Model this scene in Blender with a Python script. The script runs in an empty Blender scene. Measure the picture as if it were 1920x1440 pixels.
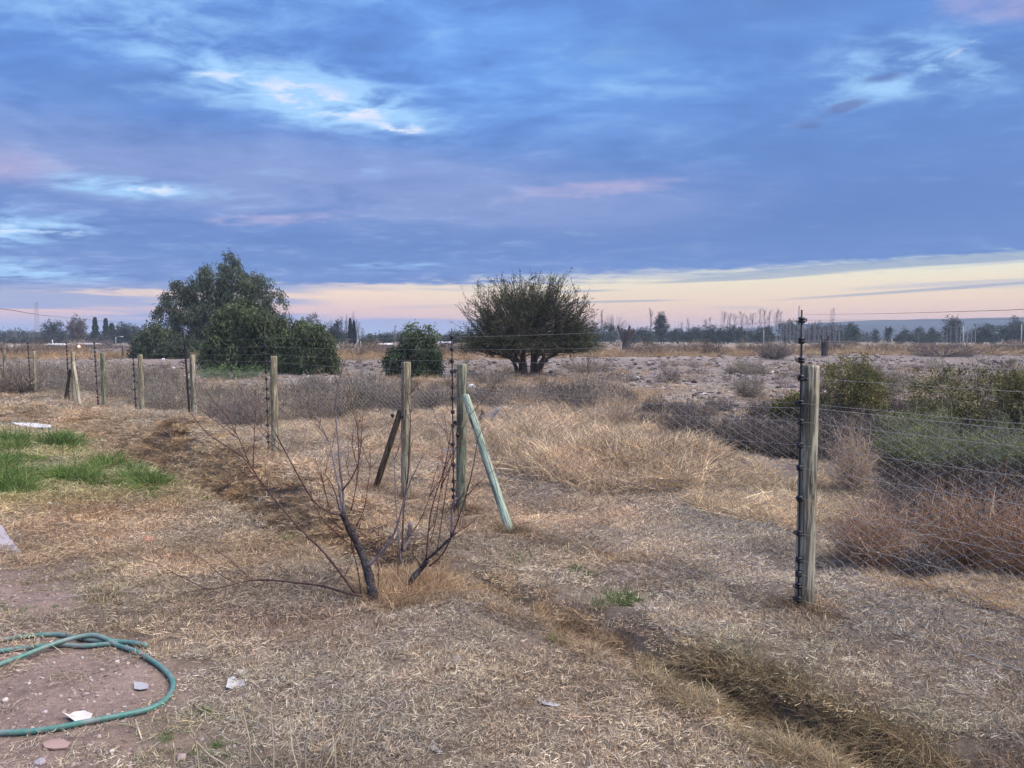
import bpy, math, random
import numpy as np
from mathutils import Vector, Matrix

random.seed(7)
rng = np.random.default_rng(7)
sc = bpy.context.scene
COL = sc.collection
R = math.radians

# ------------------------------------------------------------------ camera
F = 1450.0                      # focal length in photo pixels (1920 wide)
EYE = 1.70
PITCH = math.atan(88 / F)
cam = bpy.data.cameras.new("camera")
camo = bpy.data.objects.new("camera", cam)
COL.objects.link(camo)
cam.sensor_width = 36
cam.lens = 36 * F / 1920
cam.clip_start = 0.05
cam.clip_end = 12000
camo.location = (0, 0, EYE)
camo.rotation_euler = (R(90) - PITCH, 0, 0)
sc.camera = camo
sc.render.resolution_x, sc.render.resolution_y = 1024, 768
vs = sc.view_settings
vs.view_transform = 'Standard'
vs.look = 'None'
vs.exposure = 1.0
vs.gamma = 1
vs.use_curve_mapping = False
try:
    sc.cycles.volume_bounces = 0
    sc.cycles.max_bounces = 6
    sc.cycles.volume_step_rate = 4
except Exception:
    pass


def lin(r, g, b):
    f = lambda c: (c / 255 / 12.92) if c / 255 <= .04045 else ((c / 255 + .055) / 1.055) ** 2.4
    return (f(r), f(g), f(b))


# ------------------------------------------------------------------ node helper
class NT:
    def __init__(s, tree):
        s.t = tree
        s.n = tree.nodes
        s.l = tree.links

    def new(s, typ, **kw):
        n = s.n.new(typ)
        for k, v in kw.items():
            setattr(n, k, v)
        return n

    def put(s, sock, v):
        if hasattr(v, 'is_output') or isinstance(v, bpy.types.NodeSocket):
            s.l.new(v, sock)
        elif isinstance(v, (tuple, list)) and len(v) == 3 and sock.type == 'RGBA':
            sock.default_value = (*v, 1)
        else:
            sock.default_value = v

    def m(s, op, a, b=None, c=None, clamp=False):
        n = s.new('ShaderNodeMath', operation=op, use_clamp=clamp)
        s.put(n.inputs[0], a)
        if b is not None: s.put(n.inputs[1], b)
        if c is not None: s.put(n.inputs[2], c)
        return n.outputs[0]

    def mix(s, f, a, b, mode='MIX'):
        n = s.new('ShaderNodeMix', data_type='RGBA', blend_type=mode)
        s.put(n.inputs[0], f); s.put(n.inputs[6], a); s.put(n.inputs[7], b)
        return n.outputs[2]

    def ss(s, x, a, b):
        n = s.new('ShaderNodeMapRange', interpolation_type='SMOOTHSTEP')
        s.put(n.inputs[0], x); s.put(n.inputs[1], a); s.put(n.inputs[2], b)
        return n.outputs[0]

    def vec(s, x, y, z):
        n = s.new('ShaderNodeCombineXYZ')
        s.put(n.inputs[0], x); s.put(n.inputs[1], y); s.put(n.inputs[2], z)
        return n.outputs[0]

    def noise(s, v, scale=1, detail=4, rough=.5, dist=0, lac=2.0):
        n = s.new('ShaderNodeTexNoise')
        s.put(n.inputs['Vector'], v); s.put(n.inputs['Scale'], scale)
        n.inputs['Detail'].default_value = detail
        n.inputs['Roughness'].default_value = rough
        n.inputs['Distortion'].default_value = dist
        n.inputs['Lacunarity'].default_value = lac
        return n.outputs[0]

    def ramp(s, f, stops, interp='LINEAR'):
        n = s.new('ShaderNodeValToRGB')
        s.put(n.inputs[0], f)
        cr = n.color_ramp
        cr.interpolation = interp
        cr.elements[0].position = stops[0][0]; cr.elements[0].color = (*stops[0][1], 1)
        cr.elements[1].position = stops[-1][0]; cr.elements[1].color = (*stops[-1][1], 1)
        for p, c in stops[1:-1]:
            e = cr.elements.new(p); e.color = (*c, 1)
        return n.outputs[0]


# ------------------------------------------------------------------ world: dusk cloud deck with clear band at the horizon
SUN_EL, SUN_AZ = R(56), R(105)     # azimuth measured from +Y towards +X
world = bpy.data.worlds.new("World")
sc.world = world
world.use_nodes = True
w = NT(world.node_tree)
w.n.clear()
out = w.new('ShaderNodeOutputWorld')
sky = w.new('ShaderNodeTexSky', sky_type='NISHITA', sun_disc=False)
sky.sun_elevation = SUN_EL
sky.sun_rotation = SUN_AZ
tc = w.new('ShaderNodeTexCoord')
sp = w.new('ShaderNodeSeparateXYZ')
w.l.new(tc.outputs['Generated'], sp.inputs[0])
X_, Y_, Z_ = sp.outputs
DEG = 180 / math.pi
az = w.m('MULTIPLY', w.m('ARCTAN2', X_, Y_), DEG)
el = w.m('MULTIPLY', w.m('ARCSINE', Z_), DEG)
zc = w.m('ADD', w.m('MAXIMUM', Z_, 0.0), 0.10)
pu = w.m('DIVIDE', X_, zc)
pv = w.m('DIVIDE', Y_, zc)
P = w.vec(w.m('MULTIPLY', pu, .55), pv, 0.0)          # clouds lie on a sheet overhead, streaked sideways
n_big = w.noise(P, .55, 3, .5, .4)
n_mid = w.noise(w.vec(w.m('MULTIPLY', pu, .75), pv, 3.7), 2.7, 7, .60, .5)
n_fine = w.noise(w.vec(w.m('MULTIPLY', pu, 1.3), w.m('MULTIPLY', pv, 1.7), 9.1), 4.6, 9, .60, .35)
n_st = w.noise(w.vec(w.m('MULTIPLY', az, .045), w.m('MULTIPLY', el, .95), 2.0), 1.0, 5, .55, .3)


def gauss(a0, e0, sa, se, rot=0.0):
    da = w.m('SUBTRACT', az, a0); de = w.m('SUBTRACT', el, e0)
    if rot:
        c, s_ = math.cos(R(rot)), math.sin(R(rot))
        da2 = w.m('ADD', w.m('MULTIPLY', da, c), w.m('MULTIPLY', de, s_))
        de2 = w.m('SUBTRACT', w.m('MULTIPLY', de, c), w.m('MULTIPLY', da, s_))
        da, de = da2, de2
    a = w.m('POWER', w.m('DIVIDE', w.m('ABSOLUTE', da), sa), 2.0)
    b = w.m('POWER', w.m('DIVIDE', w.m('ABSOLUTE', de), se), 2.0)
    return w.m('EXPONENT', w.m('MULTIPLY', w.m('ADD', a, b), -1.0))


def add(*a):
    r = a[0]
    for b in a[1:]:
        r = w.m('ADD', r, b)
    return r


mul = lambda a, b: w.m('MULTIPLY', a, b)
# deck colour
deck = w.ramp(add(mul(n_big, .75), mul(n_mid, .9), mul(n_fine, .35), -.53),
              [(.15, lin(74, 116, 184)), (.40, lin(88, 136, 210)), (.58, lin(104, 158, 230)), (.85, lin(136, 192, 248))])
lowdeck = w.ramp(add(mul(n_big, .6), mul(n_mid, .8), mul(n_fine, .3), -.36),
                 [(.2, lin(78, 116, 180)), (.5, lin(92, 128, 192)), (.8, lin(128, 150, 204))])
hi = w.ss(el, 9.0, 19.0)
deck = w.mix(hi, lowdeck, deck)
# right-hand side of the deck is duller
deck = w.mix(mul(w.ss(az, -5.0, 22.0), .5), deck, lin(84, 124, 190))
# lavender veil across the left middle
lav = mul(w.ss(add(gauss(-22, 11.5, 26, 3.6), mul(gauss(6, 9, 16, 3.0), .75), mul(w.m('SUBTRACT', n_mid, .5), 1.2)), .25, 1.05), .6)
deck = w.mix(lav, deck, lin(140, 156, 204))
# thin pink wisps
pink = mul(w.ss(add(gauss(-34, 10.5, 6, 1.6), mul(gauss(6, 10.6, 9, .8, 4), .9), mul(gauss(-17, 8.2, 7, .6, 5), .8),
                    mul(gauss(33, 20, 7, 2.2, -8), .95), mul(w.m('SUBTRACT', n_fine, .5), 1.4)), .35, 1.2), .7)
deck = w.mix(pink, deck, lin(186, 172, 204))
# darker rolls
dark = mul(w.ss(add(mul(gauss(-27, 16, 12, 1.8, 4), .9), mul(gauss(-3, 6.8, 30, 1.7, 2), .8), mul(gauss(20, 22, 22, 2.6, 8), .8), mul(gauss(26, 9.5, 14, 3.2), .6),
                    mul(w.m('SUBTRACT', n_mid, .5), 1.3)), .3, 1.1), .6)
deck = w.mix(dark, deck, lin(74, 112, 178))
# brighter openings
br = add(mul(gauss(-12.5, 15.9, 7.2, 1.7, -6), 1.0), mul(gauss(-19, 17.6, 13, 2.2, -6), .55), mul(gauss(27.5, 17.0, 6.5, 2.2, -10), .85), mul(gauss(23, 15.4, 5, 1.2, 14), .35),
         mul(gauss(-26, 9.7, 4.8, .75), 1.0), mul(gauss(-32.5, 6.6, 5.5, 1.1, 4), .95), mul(gauss(-20, 21.5, 15, 2.6, 8), .42),
         mul(gauss(9, 17.5, 8, 1.2, 4), .42), mul(gauss(-34, 4.2, 8, .8, -4), .9), mul(gauss(-9, 5.2, 6, .35, 2), .55))
brm = w.ss(mul(br, add(.15, mul(w.ss(n_fine, .3, .7), .75), mul(w.ss(n_mid, .3, .7), .6))), .12, 1.0)
deck = w.mix(brm, deck, lin(158, 204, 246))
hotg = add(gauss(-13.5, 16.1, 5.5, 1.1, -8), mul(gauss(-8.1, 14.6, 1.6, .4), 1.0), mul(gauss(-25.6, 9.7, 3.4, .5), .85), mul(gauss(29.3, 17.4, 2.6, .30, 22), .7), mul(gauss(-32, 6.6, 5, .7), .65), mul(gauss(-20, 17.2, 5, .5), .5))
hot = w.ss(mul(hotg, add(.25, mul(w.ss(n_fine, .38, .66), 1.1))), .3, 1.15)
deck = w.mix(hot, deck, lin(238, 236, 246))
# small dark scud clouds
scud = w.ss(add(gauss(25.4, 16.6, 2.2, .42, 6), gauss(22.8, 15.0, 2.2, .5, 14), mul(gauss(20.8, 13.9, 1.3, .35), .8), mul(w.m('SUBTRACT', n_fine, .5), 2.2)), .45, 1.0)
deck = w.mix(mul(scud, .75), deck, lin(84, 104, 160))
# clear band
band = w.ramp(w.m('DIVIDE', el, 6.5),
              [(0.0, lin(214, 180, 184)), (.16, lin(230, 192, 180)), (.38, lin(238, 212, 184)), (.62, lin(238, 228, 200)), (.85, lin(216, 230, 220)), (1.0, lin(170, 205, 225))])
band = w.ramp(w.m('DIVIDE', el, 6.5), [(0.0, lin(216, 172, 170)), (.16, lin(232, 186, 168)), (.38, lin(236, 206, 178)), (.62, lin(232, 220, 192)), (.85, lin(214, 228, 218)), (1.0, lin(165, 205, 225))])
bandL = w.ramp(w.m('DIVIDE', el, 6.5),
               [(0.0, lin(160, 165, 205)), (.12, lin(168, 168, 206)), (.26, lin(226, 186, 184)), (.48, lin(242, 212, 186)), (1.0, lin(205, 220, 228))])
band = w.mix(w.ss(az, -14.0, 2.0), bandL, band)
lil = mul(w.ss(add(mul(gauss(-7, .55, 8.5, .95), 1.2), mul(w.m('SUBTRACT', n_st, .5), .5)), .45, .7), .85)
band = w.mix(lil, band, lin(146, 158, 206))
str_ = mul(w.ss(n_st, .55, .66), w.ss(el, .6, 2.0))
band = w.mix(mul(str_, .42), band, lin(140, 156, 196))
strL = mul(w.ss(n_st, .44, .54), w.ss(az, -12.0, -17.0))
band = w.mix(mul(strL, .8), band, lin(122, 148, 200))
edge = add(3.9, mul(az, .030), mul(w.m('SUBTRACT', n_st, .5), 2.2), mul(w.m('SUBTRACT', n_fine, .5), 1.6))
dm = w.ss(w.m('SUBTRACT', el, edge), -.35, .65)
# long slate streaks just below the deck's edge on the right
sl = mul(w.ss(add(gauss(24, 4.75, 12, .28, 2), mul(gauss(31, 4.95, 5, .3), .7), mul(gauss(8, 2.6, 8, .12, 1), .9), mul(gauss(27, 3.0, 12, .16, 3), .9), mul(gauss(16, 4.1, 9, .18, 2), .9), mul(gauss(4, 3.3, 6, .14, 2), .8), mul(w.m('SUBTRACT', n_st, .5), .9)), .4, .9), .8)
calm = w.m('MULTIPLY_ADD', w.ss(az, -8.0, 15.0), -.65, 1.0)
rag = add(mul(w.m('SUBTRACT', n_fine, .5), 1.0), mul(w.m('SUBTRACT', n_mid, .5), .8))
deck = w.mix(mul(calm, mul(w.ss(rag, .02, .45), .5)), deck, lin(150, 190, 240))
deck = w.mix(mul(calm, mul(w.ss(rag, -.02, -.45), .45)), deck, lin(74, 104, 166))
deck = w.mix(.10, deck, lin(124, 142, 184))
skyc = w.mix(dm, band, deck)
skyc = w.mix(mul(sl, .8), skyc, lin(122, 146, 180))
below = w.ss(el, 0.0, -1.5)
skyc = w.mix(below, skyc, lin(110, 105, 105))
bgA = w.new('ShaderNodeBackground'); w.put(bgA.inputs[0], sky.outputs[0]); bgA.inputs[1].default_value = 0.05
bgB = w.new('ShaderNodeBackground'); w.put(bgB.inputs[0], skyc); bgB.inputs[1].default_value = 0.60
ms = w.new('ShaderNodeMixShader'); ms.inputs[0].default_value = 0.94
w.l.new(bgA.outputs[0], ms.inputs[1]); w.l.new(bgB.outputs[0], ms.inputs[2])
w.l.new(ms.outputs[0], out.inputs[0])
try:
    world.cycles.sampling_method = 'MANUAL'
    world.cycles.sample_map_resolution = 512
except Exception:
    pass

sun = bpy.data.lights.new("sun", 'SUN')
sun.energy = 3.1
sun.angle = R(70)
sun.color = (1.0, .88, .78)
suno = bpy.data.objects.new("sun", sun)
COL.objects.link(suno)
sd = Vector((math.sin(SUN_AZ) * math.cos(SUN_EL), math.cos(SUN_AZ) * math.cos(SUN_EL), math.sin(SUN_EL)))
suno.rotation_euler = sd.to_track_quat('Z', 'Y').to_euler()


# ------------------------------------------------------------------ numpy noise
_perm = rng.permutation(512)


def vnoise(x, y, seed=0):
    x = np.asarray(x, float) + seed * 17.13; y = np.asarray(y, float) - seed * 9.71
    xi = np.floor(x).astype(int); yi = np.floor(y).astype(int)
    fx = x - xi; fy = y - yi
    fx = fx * fx * (3 - 2 * fx); fy = fy * fy * (3 - 2 * fy)
    h = lambda a, b: _perm[(_perm[a & 511] + b) & 511] / 511.0
    return (h(xi, yi) * (1 - fx) + h(xi + 1, yi) * fx) * (1 - fy) + (h(xi, yi + 1) * (1 - fx) + h(xi + 1, yi + 1) * fx) * fy


def fbm(x, y, o=4, seed=0):
    s = 0; a = .5; t = 0
    for i in range(o):
        s = s + a * vnoise(x * 2 ** i, y * 2 ** i, seed + i * 3); t += a; a *= .5
    return s / t


# ------------------------------------------------------------------ photo pixel <-> place
def ray(px, py):
    px = np.asarray(px, float); py = np.asarray(py, float)
    u = (px - 960) / F; v = -(py - 720) / F
    c, s = math.cos(PITCH), math.sin(PITCH)
    return u, c + v * s, -s + v * c          # direction for camera pitched down


_by = [-60, 3, 4.6, 7.7, 11.3, 17.7, 26, 40, 70, 5000]
_bz = [.03, .03, .03, -.07, -.08, -.2, -.27, -.3, -.32, -.32]


def base(X, Y):
    return np.interp(Y, _by, _bz)


def G0(px, py, lift=0.0):
    """where the sight line through a photo pixel meets the plain ground"""
    dx, dy, dz = ray(px, py)
    dz = np.minimum(dz, -1e-4)
    t = (EYE - 0) / -dz
    for _ in range(12):
        z = base(0, dy * t) + lift
        t = .5 * t + .5 * (EYE - z) / -dz
    return dx * t, dy * t


def at(px, py, Y):
    dx, dy, dz = ray(px, py)
    t = Y / dy
    return (dx * t, Y, EYE + dz * t)


def pix(X, Y, Z):
    c, s = math.cos(PITCH), math.sin(PITCH)
    Zr = Z - EYE
    d = Y * c - Zr * s
    up = Y * s + Zr * c
    d = np.maximum(d, .01)
    return 960 + F * X / d, 720 - F * up / d


# ------------------------------------------------------------------ terrain
def poly_world(pts):
    a = np.array(pts, float)
    X, Y = G0(a[:, 0], a[:, 1])
    return np.c_[X, Y, a[:, 2:]]


# the ditch's near lip: px, py | depth | width of the far slope | height of the bank beyond
DITCH = poly_world([(-700, 800, .03, 2.2, .24), (-200, 800, .03, 2.0, .24), (30, 800, .04, 1.6, .24), (110, 806, .08, 1.3, .20), (150, 822, .14, 1.1, .22), (225, 856, .22, .95, .42), (290, 888, .24, .8, .30),
                    (400, 938, .25, .75, .25), (500, 994, .24, .65, .18), (600, 1035, .18, .5, .11), (720, 1075, .11, .42, .06), (850, 1092, .10, .40, .03), (1000, 1165, .12, .40, .03), (1100, 1215, .12, .40, .03),
                    (1230, 1290, .17, .48, .03), (1400, 1370, .18, .5, .03), (1600, 1450, .14, .5, .02), (2000, 1600, .1, .5, .02)])
_lp = DITCH[:, :2]


def pdist(X, Y, poly):
    best = np.full(X.shape, 1e9); sgn = np.ones(X.shape)
    par = np.zeros(X.shape + (poly.shape[1] - 2,))
    for a, b in zip(poly[:-1], poly[1:]):
        d = b[:2] - a[:2]; L = d @ d
        t = np.clip(((X - a[0]) * d[0] + (Y - a[1]) * d[1]) / L, 0, 1)
        q = np.hypot(X - a[0] - t * d[0], Y - a[1] - t * d[1])
        m = q < best
        best = np.where(m, q, best)
        sg = np.sign(d[0] * (Y - a[1]) - d[1] * (X - a[0]))
        sgn = np.where(m, sg, sgn)
        par[m] = (a[2:] + t[..., None] * (b[2:] - a[2:]))[m]
    return best, par, sgn


def ditch_state(X, Y, fine=True):
    d, p, sg = pdist(X, Y, DITCH)
    wob = (fbm(X * 2.4, Y * 2.4, 3, 12) - .5) * .16 + (fbm(X * 7, Y * 7, 2, 13) - .5) * .06 if fine else 0
    p = p.copy(); p[..., 0] = p[..., 0] * 1.5; p[..., 2] = p[..., 2] * 1.05
    return d * sg + wob, p


def ditch_z(X, Y, fine=True):
    s_, p = ditch_state(X, Y, fine)
    dep, w2, h = p[..., 0], p[..., 1], p[..., 2]
    sm = lambda t: t * t * (3 - 2 * t)
    near = -dep * sm(np.clip((s_ + .02) / .11, 0, 1))
    far = (dep + h) * sm(np.clip((s_ - .12) / w2, 0, 1))
    fall = -h * sm(np.clip((s_ - .12 - w2) / (w2 * .35 + .2), 0, 1))
    lump = 1 + (.7 * (fbm(X * 1.4, Y * 1.4, 3, 11) - .5) if fine else 0)
    return near + (far + fall) * lump


_mx, _my = G0(1205, 905)
_rx, _ry = G0(1250, 690)


def terrain(X, Y, fine=True):
    X = np.asarray(X, float); Y = np.asarray(Y, float)
    r = np.hypot(X, Y)
    z = base(X, Y) * 1.0
    near = np.clip(1 - r / 60, 0, 1)
    z = z + (fbm(X * .35, Y * .35, 3, 2) - .5) * .025 * near
    z = z + (fbm(X * .05, Y * .05, 3, 5) - .5) * .45 * np.clip((r - 22) / 50, 0, 1) * (r < 900)
    if fine:
        z = z + (fbm(X * 3.2, Y * 3.2, 3, 8) - .5) * .035 * np.clip((30 - r) / 10, 0, 1)
        z = z + (fbm(X * 1.1, Y * 1.1, 4, 9) - .5) * .22 * np.clip((r - 14) / 12, 0, 1) * np.clip((90 - r) / 20, 0, 1)
    z = z + ditch_z(X, Y, fine)
    # grassy heap beyond the fence
    z = z + .34 * np.exp(-(((X - _mx) / 1.3) ** 2 + ((Y - _my - .9) / .9) ** 2))
    # tilled stony rows far right
    return z


def G(px, py):
    X, Y = G0(px, py)
    return X, Y, terrain(X, Y)


def gp(px, py):
    X, Y, Z = G(px, py)
    return float(X), float(Y), float(Z)


# ------------------------------------------------------------------ mesh helpers
class MB:
    def __init__(s):
        s.V = []; s.F3 = []; s.F4 = []; s.C = []; s.n = 0

    def add(s, V, F4=None, F3=None, col=(.5, .5, .5)):
        V = np.asarray(V, float).reshape(-1, 3)
        s.V.append(V)
        c = np.asarray(col, float)
        s.C.append(np.broadcast_to(c, (len(V), 3)) if c.ndim == 1 else c)
        if F4 is not None and len(F4): s.F4.append(np.asarray(F4) + s.n)
        if F3 is not None and len(F3): s.F3.append(np.asarray(F3) + s.n)
        s.n += len(V)
        return s

    def mesh(s, name, mat=None, smooth=False):
        V = np.concatenate(s.V) if s.V else np.zeros((0, 3))
        C = np.concatenate(s.C)
        f4 = np.concatenate(s.F4) if s.F4 else np.zeros((0, 4), int)
        f3 = np.concatenate(s.F3) if s.F3 else np.zeros((0, 3), int)
        me = bpy.data.meshes.new(name)
        me.vertices.add(len(V)); me.vertices.foreach_set('co', V.astype(np.float32).ravel())
        nl = f4.size + f3.size
        me.loops.add(nl)
        me.loops.foreach_set('vertex_index', np.concatenate([f4.ravel(), f3.ravel()]).astype(np.int32))
        me.polygons.add(len(f4) + len(f3))
        st = np.concatenate([np.arange(len(f4)) * 4, f4.size + np.arange(len(f3)) * 3]).astype(np.int32)
        me.polygons.foreach_set('loop_start', st)
        me.polygons.foreach_set('use_smooth', np.full(len(st), smooth))
        me.update(calc_edges=True)
        ca = me.color_attributes.new('Col', 'FLOAT_COLOR', 'POINT')
        ca.data.foreach_set('color', np.c_[C, np.ones(len(C))].astype(np.float32).ravel())
        if mat: me.materials.append(mat)
        return me


def obj(name, me, parent=None, loc=None, rot=None, scale=None):
    if isinstance(me, MB): me = me.mesh(name)
    o = bpy.data.objects.new(name, me)
    COL.objects.link(o)
    if parent is not None: o.parent = parent
    if loc is not None: o.location = loc
    if rot is not None: o.rotation_euler = rot
    if scale is not None: o.scale = scale
    return o


def tag(o, label=None, cat=None, group=None, kind=None):
    if label: o['label'] = label
    if cat: o['category'] = cat
    if group: o['group'] = group
    if kind: o['kind'] = kind
    return o


def thing(name, label, cat, loc=(0, 0, 0), group=None, rz=0):
    o = bpy.data.objects.new(name, None)
    COL.objects.link(o)
    o.location = loc; o.rotation_euler = (0, 0, rz); o.empty_display_size = .2
    return tag(o, label, cat, group)


def copy_tree(root):
    c = root.copy(); COL.objects.link(c)
    for ch in list(root.children):
        d = ch.copy(); COL.objects.link(d); d.parent = c
        for g in list(ch.children):
            e = g.copy(); COL.objects.link(e); e.parent = d
    return c


def tube(mb, pts, rad, sides=6, col=(.5, .5, .5), cap=True, jit=0.0, crand=None):
    P = np.asarray(pts, float); n = len(P)
    rad = np.broadcast_to(np.asarray(rad, float), (n,))
    T = np.gradient(P, axis=0); T /= np.maximum(np.linalg.norm(T, axis=1, keepdims=True), 1e-9)
    up = np.array([0, 0, 1.]) if abs(T[0][2]) < .9 else np.array([1., 0, 0])
    rings = []
    a = np.arange(sides) * 2 * math.pi / sides
    N = np.cross(up, T[0]); N /= np.linalg.norm(N)
    for i in range(n):
        N = N - T[i] * (N @ T[i]); N /= max(np.linalg.norm(N), 1e-9)
        B = np.cross(T[i], N)
        rr = rad[i] * (1 + jit * (rng.random(sides) - .5)) if jit else np.full(sides, rad[i])
        rings.append(P[i] + (np.cos(a) * rr)[:, None] * N + (np.sin(a) * rr)[:, None] * B)
    V = np.concatenate(rings)
    i = np.arange(n - 1)[:, None] * sides; j = np.arange(sides)[None]; k = (j + 1) % sides
    F4 = np.stack([i + j, i + k, i + sides + k, i + sides + j], -1).reshape(-1, 4)
    F3 = []
    if cap:
        V = np.concatenate([V, P[:1], P[-1:]])
        a0 = n * sides; j = np.arange(sides)
        F3 = np.concatenate([np.c_[(j + 1) % sides, j, np.full(sides, a0)],
                             np.c_[(n - 1) * sides + j, (n - 1) * sides + (j + 1) % sides, np.full(sides, a0 + 1)]])
    if crand is not None:
        c = np.asarray(col) * (1 + crand * (rng.random((len(V), 1)) - .5))
    else:
        c = col
    mb.add(V, F4, F3, c)


def box(mb, c, s, col=(.5, .5, .5), R3=None):
    x, y, z = np.array(s) / 2
    V = np.array([(-x, -y, -z), (x, -y, -z), (x, y, -z), (-x, y, -z), (-x, -y, z), (x, -y, z), (x, y, z), (-x, y, z)])
    if R3 is not None: V = V @ np.array(R3).T
    mb.add(V + np.array(c), [(0, 3, 2, 1), (4, 5, 6, 7), (0, 1, 5, 4), (1, 2, 6, 5), (2, 3, 7, 6), (3, 0, 4, 7)], None, col)


def ribbons(mb, P, W, col):
    """P (n,k,3) centre lines, W (n,k) widths, col (n,3)"""
    n, k, _ = P.shape
    T = P[:, -1] - P[:, 0]
    T /= np.maximum(np.linalg.norm(T, axis=1, keepdims=True), 1e-9)
    q = rng.normal(size=(n, 3))
    S = np.cross(T, q); S /= np.maximum(np.linalg.norm(S, axis=1, keepdims=True), 1e-9)
    A = P + S[:, None] * (W[..., None] / 2); B = P - S[:, None] * (W[..., None] / 2)
    V = np.stack([A, B], 2).reshape(-1, 3)
    b = (np.arange(n) * 2 * k)[:, None]; i = np.arange(k - 1)[None] * 2
    F4 = np.stack([b + i, b + i + 1, b + i + 3, b + i + 2], -1).reshape(-1, 4)
    mb.add(V, F4, None, np.repeat(col, 2 * k, axis=0))


def pick(pal, n, var=.18):
    pal = np.array(pal, float)
    c = pal[rng.integers(0, len(pal), n)]
    return c * (1 + var * (rng.random((n, 1)) * 2 - 1)) * (1 + .06 * (rng.random((n, 3)) * 2 - 1))


def quads(mb, P, D, L, Wd, col):
    """leaf-shaped diamonds at P along D"""
    n = len(P)
    D = D / np.maximum(np.linalg.norm(D, axis=1, keepdims=True), 1e-9)
    S = np.cross(D, rng.normal(size=(n, 3))); S /= np.maximum(np.linalg.norm(S, axis=1, keepdims=True), 1e-9)
    L = L[:, None]; Wd = Wd[:, None]
    V = np.stack([P, P + D * L * .45 + S * Wd / 2, P + D * L, P + D * L * .45 - S * Wd / 2], 1).reshape(-1, 3)
    mb.add(V, (np.arange(n) * 4)[:, None] + np.arange(4)[None], None, np.repeat(col, 4, axis=0))


# ------------------------------------------------------------------ materials
def mat(name):
    m = bpy.data.materials.new(name); m.use_nodes = True
    t = NT(m.node_tree)
    b = t.n['Principled BSDF']
    return m, t, b


def attr_mat(name, inst=False, rough=.85, spec=.2, nscale=0, namp=.0, bump=0.0, transl=0.0):
    m, t, b = mat(name)
    a = t.new('ShaderNodeAttribute', attribute_name='Col')
    c = a.outputs['Color']
    if inst:
        a2 = t.new('ShaderNodeAttribute', attribute_name='tint', attribute_type='INSTANCER')
        c = t.mix(1.0, c, a2.outputs['Color'], 'MULTIPLY')
    if nscale:
        g = t.new('ShaderNodeTexCoord')
        n = t.noise(g.outputs['Object'], nscale, 4, .6)
        k = t.m('MULTIPLY_ADD', n, namp * 2, 1 - namp)
        kk = t.vec(k, k, k)
        c = t.mix(1.0, c, kk, 'MULTIPLY')
        if bump:
            bn = t.new('ShaderNodeBump'); bn.inputs['Strength'].default_value = bump; bn.inputs['Distance'].default_value = .01
            t.l.new(n, bn.inputs['Height']); t.l.new(bn.outputs[0], b.inputs['Normal'])
    t.l.new(c, b.inputs['Base Color'])
    b.inputs['Roughness'].default_value = rough
    b.inputs['Specular IOR Level'].default_value = spec
    if transl:
        tr = t.new('ShaderNodeBsdfTranslucent'); t.l.new(c, tr.inputs[0])
        mx = t.new('ShaderNodeMixShader'); mx.inputs[0].default_value = transl
        t.l.new(b.outputs[0], mx.inputs[1]); t.l.new(tr.outputs[0], mx.inputs[2])
        t.l.new(mx.outputs[0], t.n['Material Output'].inputs[0])
    return m


M_plant = attr_mat('dry_plant', transl=.12)
M_inst = attr_mat('dry_plant_scattered', inst=True, transl=.1)
M_stone = attr_mat('pebble_stone', inst=True, rough=.9)
M_bark = attr_mat('bark', nscale=30, namp=.35, bump=.6)
M_leaf = attr_mat('tree_leaf', transl=.25, rough=.6, spec=.3)
M_plain = attr_mat('plain_matte', nscale=8, namp=.15, rough=.7)


def soil_material():
    m, t, b = mat('soil_and_litter')
    a = t.new('ShaderNodeAttribute', attribute_name='Col')
    g = t.new('ShaderNodeNewGeometry')
    pos = g.outputs['Position']
    n1 = t.noise(pos, 2.3, 6, .6)
    n2 = t.noise(pos, 22, 8, .72)
    n3 = t.noise(pos, 120, 4, .7)
    v = t.new('ShaderNodeTexVoronoi'); v.inputs['Scale'].default_value = 55; t.l.new(pos, v.inputs['Vector'])
    k = t.m('ADD', t.m('MULTIPLY', n1, .5), t.m('ADD', t.m('MULTIPLY', n2, .9), t.m('MULTIPLY', n3, .7)))
    k = t.ss(k, .65, 1.45)
    k = t.m('MULTIPLY_ADD', k, 1.0, .5)
    c = t.mix(1.0, a.outputs['Color'], t.vec(k, k, k), 'MULTIPLY')
    # scattered paler straw bits and grit
    f = t.ss(n3, .58, .68)
    c = t.mix(t.m('MULTIPLY', f, .3), c, (.42, .34, .25))
    t.l.new(c, b.inputs['Base Color'])
    b.inputs['Roughness'].default_value = .95; b.inputs['Specular IOR Level'].default_value = .1
    bn = t.new('ShaderNodeBump'); bn.inputs['Strength'].default_value = .9; bn.inputs['Distance'].default_value = .03
    t.l.new(t.m('ADD', t.m('MULTIPLY', n2, 1.0), t.m('MULTIPLY', n3, .3)), bn.inputs['Height'])
    t.l.new(bn.outputs[0], b.inputs['Normal'])
    return m


M_soil = soil_material()

# zone helpers in ground coordinates --------------------------------------------------
GX = lambda px, py: G0(px, py)


def blob(X, Y, px, py, rpx, rpy, s=1.0):
    """soft patch around the place seen at photo pixel, radii given by their pixel size there"""
    x0, y0 = G0(px, py)
    x1, _ = G0(px + rpx, py)
    _, ya = G0(px, py + rpy); _, yb = G0(px, py - rpy if py - rpy > 640 else 640)
    rx = max(abs(x1 - x0), .02); ry = np.where(Y < y0, abs(y0 - ya), abs(yb - y0)) + .02
    return s * np.exp(-(((X - x0 - (x0 / y0) * (Y - y0)) / rx) ** 2 + ((Y - y0) / ry) ** 2))


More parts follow.
